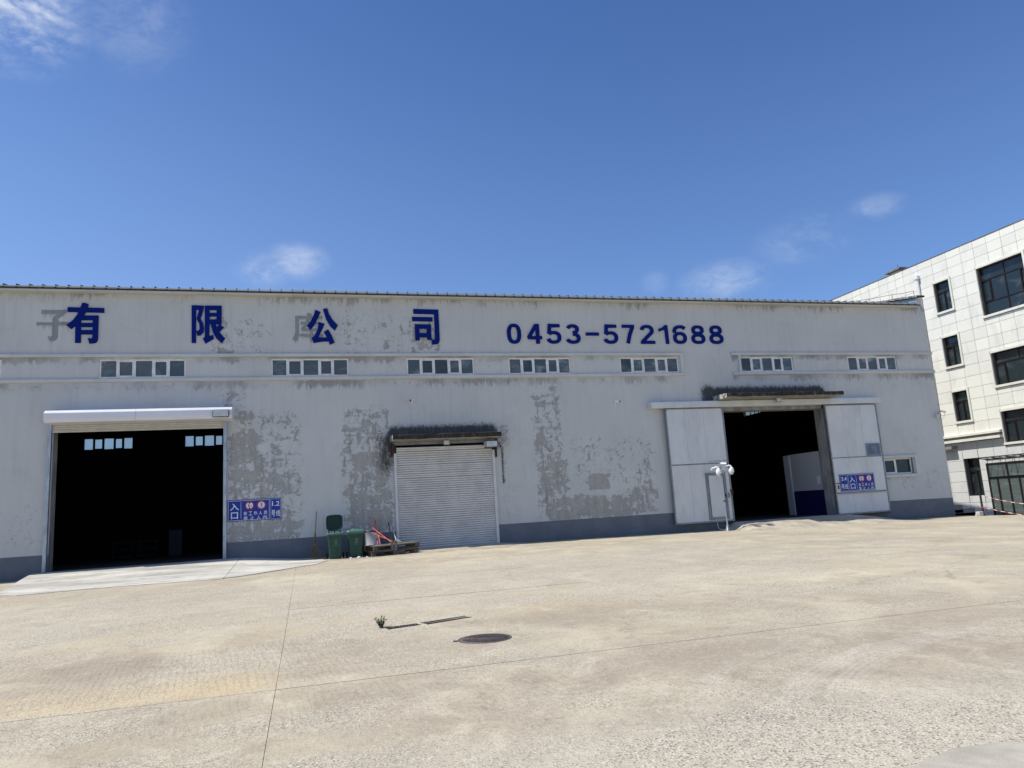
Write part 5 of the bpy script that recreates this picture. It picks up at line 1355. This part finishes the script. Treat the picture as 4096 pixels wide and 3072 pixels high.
def bwin(h, mull, trims=True, trans=None, pane='glass2', low=None, depth=.16):
    """mull: list of horizontal positions (0 = near end, 1 = far end) of uprights; trans: heights of cross bars"""
    a, b, c, d = fy_(h[0]), fy_(h[1]), fz_(h[2]), fz_(h[3]); xf = X0 + depth
    w = empty('window', (X0, (a + b) / 2, c), tb); t = .06 if depth > 0 else .10
    fr = MB(); fr.box(xf, xf + .07, a, b, c, c + t); fr.box(xf, xf + .07, a, b, d - t, d); fr.box(xf + .001, xf + .069, a, a + t, c + t, d - t); fr.box(xf + .001, xf + .069, b - t, b, c + t, d - t)
    zs = [c + t] + [c + (d - c) * q for q in (trans or [])] + [d - t]
    for q in zs[1:-1]: fr.box(xf + .001, xf + .069, a + t, b - t, q - t / 2, q + t / 2)
    for (lo, hi, pos) in mull:
        for q in pos:
            yy_ = a + (b - a) * q; fr.box(xf + .002, xf + .068, yy_ - t / 2, yy_ + t / 2, c + (d - c) * lo + t / 2, c + (d - c) * hi - t / 2)
    fr.build('frame', M['brownframe'], w)
    # separate panes
    bands = [0] + (trans or []) + [1]
    for i in range(len(bands) - 1):
        ms = [p for (lo, hi, pos) in mull for p in pos if lo <= bands[i] + .01 and hi >= bands[i + 1] - .01]
        cc = sorted([0, 1] + ms)
        for p, q in zip(cc, cc[1:]):
            e = random.uniform(-.004, .004)
            MB().add([(xf + .035 + e, a + (b - a) * p, c + (d - c) * bands[i]), (xf + .035 - e, a + (b - a) * q, c + (d - c) * bands[i]), (xf + .035 - e, a + (b - a) * q, c + (d - c) * bands[i + 1]), (xf + .035 + e * .5, a + (b - a) * p, c + (d - c) * bands[i + 1])], [(3, 2, 1, 0)]).build('pane', M[pane], w)
    if low:
        for (p, q) in low:
            u0, u1, v0, v1 = a + (b - a) * p + .02, a + (b - a) * q - .02, c + (d - c) * bands[-3 if len(bands) > 2 else 0] + .03, c + (d - c) * bands[-2] - .02
            sb = MB(); s = .045
            for (e, f, g_, hh) in ((u0, u1, v0, v0 + s), (u0, u1, v1 - s, v1), (u0, u0 + s, v0 + s, v1 - s), (u1 - s, u1, v0 + s, v1 - s)): sb.box(xf - .03, xf + .03, e, f, g_, hh)
            sb.build('sash', M['brownframe'], w)
    if trims:
        for (e, f, g_, hh) in ((a - .12, b + .02, d, d + .12), (a - .12, a, c, d), (b, b + .06, c, d)):
            MB().box(X0 - .09, X0 + .02, e + .001, f - .001, g_ + .001, hh - .001).build('surround', M['trim'], w)
        MB().box(X0 - .13, X0 + .1, a - .14, b + .08, c - .13, c - .001).build('sill', M['trim'], w)
    MB().box(X0 + .6, X0 + .62, a - .1, b + .1, c - .1, d + .1).build('window_backing', M['darkjoint'], w) if False else None
    return w
for h in small: bwin(h, [(0, .68, [.52])], trans=[.68], low=[(.52, 1)])
bwin(gsm, [(0, .66, [.47])], trims=False, trans=[.66], low=[(.47, 1)], depth=.28)
bwin(big[0], [(0, 1, [.48]), (.28, .74, [.80, .16])], trans=[.28, .74], low=[(.80, 1), (0, .16)])
bwin(big[1], [(.68, 1, [.52]), (0, .68, [.30, .80])], trans=[.68], low=[(.80, 1)])
bwin(big[2], [(.68, 1, [.52]), (0, .68, [.30, .80])], trans=[.68], low=[(.80, 1)])
bwin(ent, [(0, 1, [.74, .48, .22]), (0, .755, [.88, .61, .35])], trims=False, trans=[.755], pane='glass3', depth=-.05)
# glazed entrance canopy frame
mb = MB(); z = fz_(2.62)
for i in range(6):
    y = fy_(28.75) - i * .85; mb.tube([(X0 - .02, y, z - .05), (X0 - .8, y, z + .06)], .025, 6)
mb.tube([(X0 - .8, fy_(28.8), z + .06), (X0 - .8, fy_(24.6), z + .06)], .03, 6); mb.tube([(X0 - .05, fy_(28.8), z - .05), (X0 - .05, fy_(24.6), z - .05)], .03, 6)
for i in range(12): mb.tube([(X0 - .8, fy_(28.8) - i * .42, z + .06), (X0 - .05, fy_(28.8) - (i + 1) * .42, z - .05)], .014, 5)
mb.build('canopy_frame', M['darkgrey'], tb)
# rooftop vent house
rv = empty('roof_vent', (39, 38.5, fz_(13.4)), tb)
MB().box(38.1, 38.8, 38.2, 39.0, fz_(13.1), fz_(13.66)).build('shaft', M['trim'], rv)
MB().box(37.85, 39.0, 37.95, 39.25, fz_(13.66), fz_(13.66) + .12).build('cap', M['darkstone'], rv)
MB().tube([(38.3, 38.5, fz_(13.66) + .1), (38.3, 38.5, fz_(13.66) + .5)], .012, 5).build('rod', M['darkgrey'], rv)
# downpipe with hopper
dp = empty('downpipe', (37.35, 36.2, 4), tb)
MB().tube([(37.37, 36.2, 14.35), (37.37, 36.2, 4.4)], .075, 12).build('pipe', M['pipe'], dp)
MB().bbox(37.24, 37.46, 36.05, 36.38, 14.3, 14.55, .02).build('hopper', M['pipe'], dp)
for z in (12.4, 10.2, 8, 5.8): MB().lathe((37.37, 36.2, z), [(.075, 0), (.09, .0), (.09, .08), (.075, .08)], 12).build('collar', M['pipe'], dp)

# side steps by the warehouse corner
stp = tag(empty('stone_steps', (30.8, 30.5, -.1)), 'three dark stone steps in shade beside the warehouse corner', 'steps')
for (a, b, z) in ((29.76, 32.1, .42), (29.76, 32.84, .21), (29.76, 33.1, .03)):
    MB().bbox(a, b, 30.5, 33.5, z - .6, z, .01).build('step', M['darkstone'], stp)
    MB().box(a, b + .02, 30.475, 33.5, z, z + .014).build('nosing', M['jamb'], stp)

# barrier tape
tp = tag(empty('barrier_post', (30.1, 27.55, -.06)), 'dark metal post holding red and white tape beside the warehouse corner', 'post')
zb = zg(30.1, 27.55)
MB().lathe((30.1, 27.55, zb), [(.2, 0), (.2, .012), (.05, .03), (.045, .05)], 20).build('base_plate', M['darkgrey'], tp)
MB().tube([(30.1, 27.55, zb + .02), (30.1, 27.55, .95)], .045, 10).build('lower_tube', M['darkgrey'], tp)
MB().tube([(30.1, 27.55, .95), (30.09, 27.55, 1.75)], .022, 8).build('upper_tube', M['darkgrey'], tp)
MB().tube([(30.1, 27.55, .33), (30.1, 27.55, .40)], .05, 10).build('tape_wrap', M['tape_r'], tp)
def tape(p0, p1, sag, label, first=0):
    t = tag(empty('barrier_tape', p0), label, 'barrier tape', 'tapes strung from the dark post')
    p0, p1 = Vector(p0), Vector(p1); n = 24
    P = [p0.lerp(p1, i / n) - Vector((0, 0, sag * math.sin(math.pi * i / n))) for i in range(n + 1)]
    for i in range(0, n, 2):
        mb = MB()
        mb.tube([P[i], P[i + 1], P[i + 2]], .014, 5)
        mb.build('tape_stripe', M['tape_w'] if (i // 2 + first) % 2 == 0 else M['tape_r'], t)
tape((30.15, 27.5, .90), (24.55, 20.55, .66), .05, 'upper red and white barrier tape running right from the dark post')
tape((30.15, 27.5, .36), (24.55, 20.55, .25), .03, 'lower red and white barrier tape running right from the dark post', 1)
p2 = tag(empty('barrier_post', (24.5, 20.5, -.1)), 'dark post outside the frame holding the far tape ends', 'post')
MB().tube([(24.5, 20.5, zg(24.5, 20.5) + .02), (24.5, 20.5, 1.0)], .045, 10).build('lower_tube', M['darkgrey'], p2)
MB().lathe((24.5, 20.5, zg(24.5, 20.5)), [(.2, 0), (.2, .012), (.05, .03)], 20).build('base_plate', M['darkgrey'], p2)
tag(MB().bbox(29.72, 29.96, 27.4, 27.62, zg(29.8, 27.5) - .01, .19, .015).build('stone_block', M['stone']), 'pale square stone block at the foot of the tape post', 'block')
tag(MB().bbox(29.58, 29.66, 27.42, 27.52, zg(29.6, 27.5) - .01, .08, .012).build('stone_block', M['stone']), 'smaller stone chip beside the pale square block', 'block')
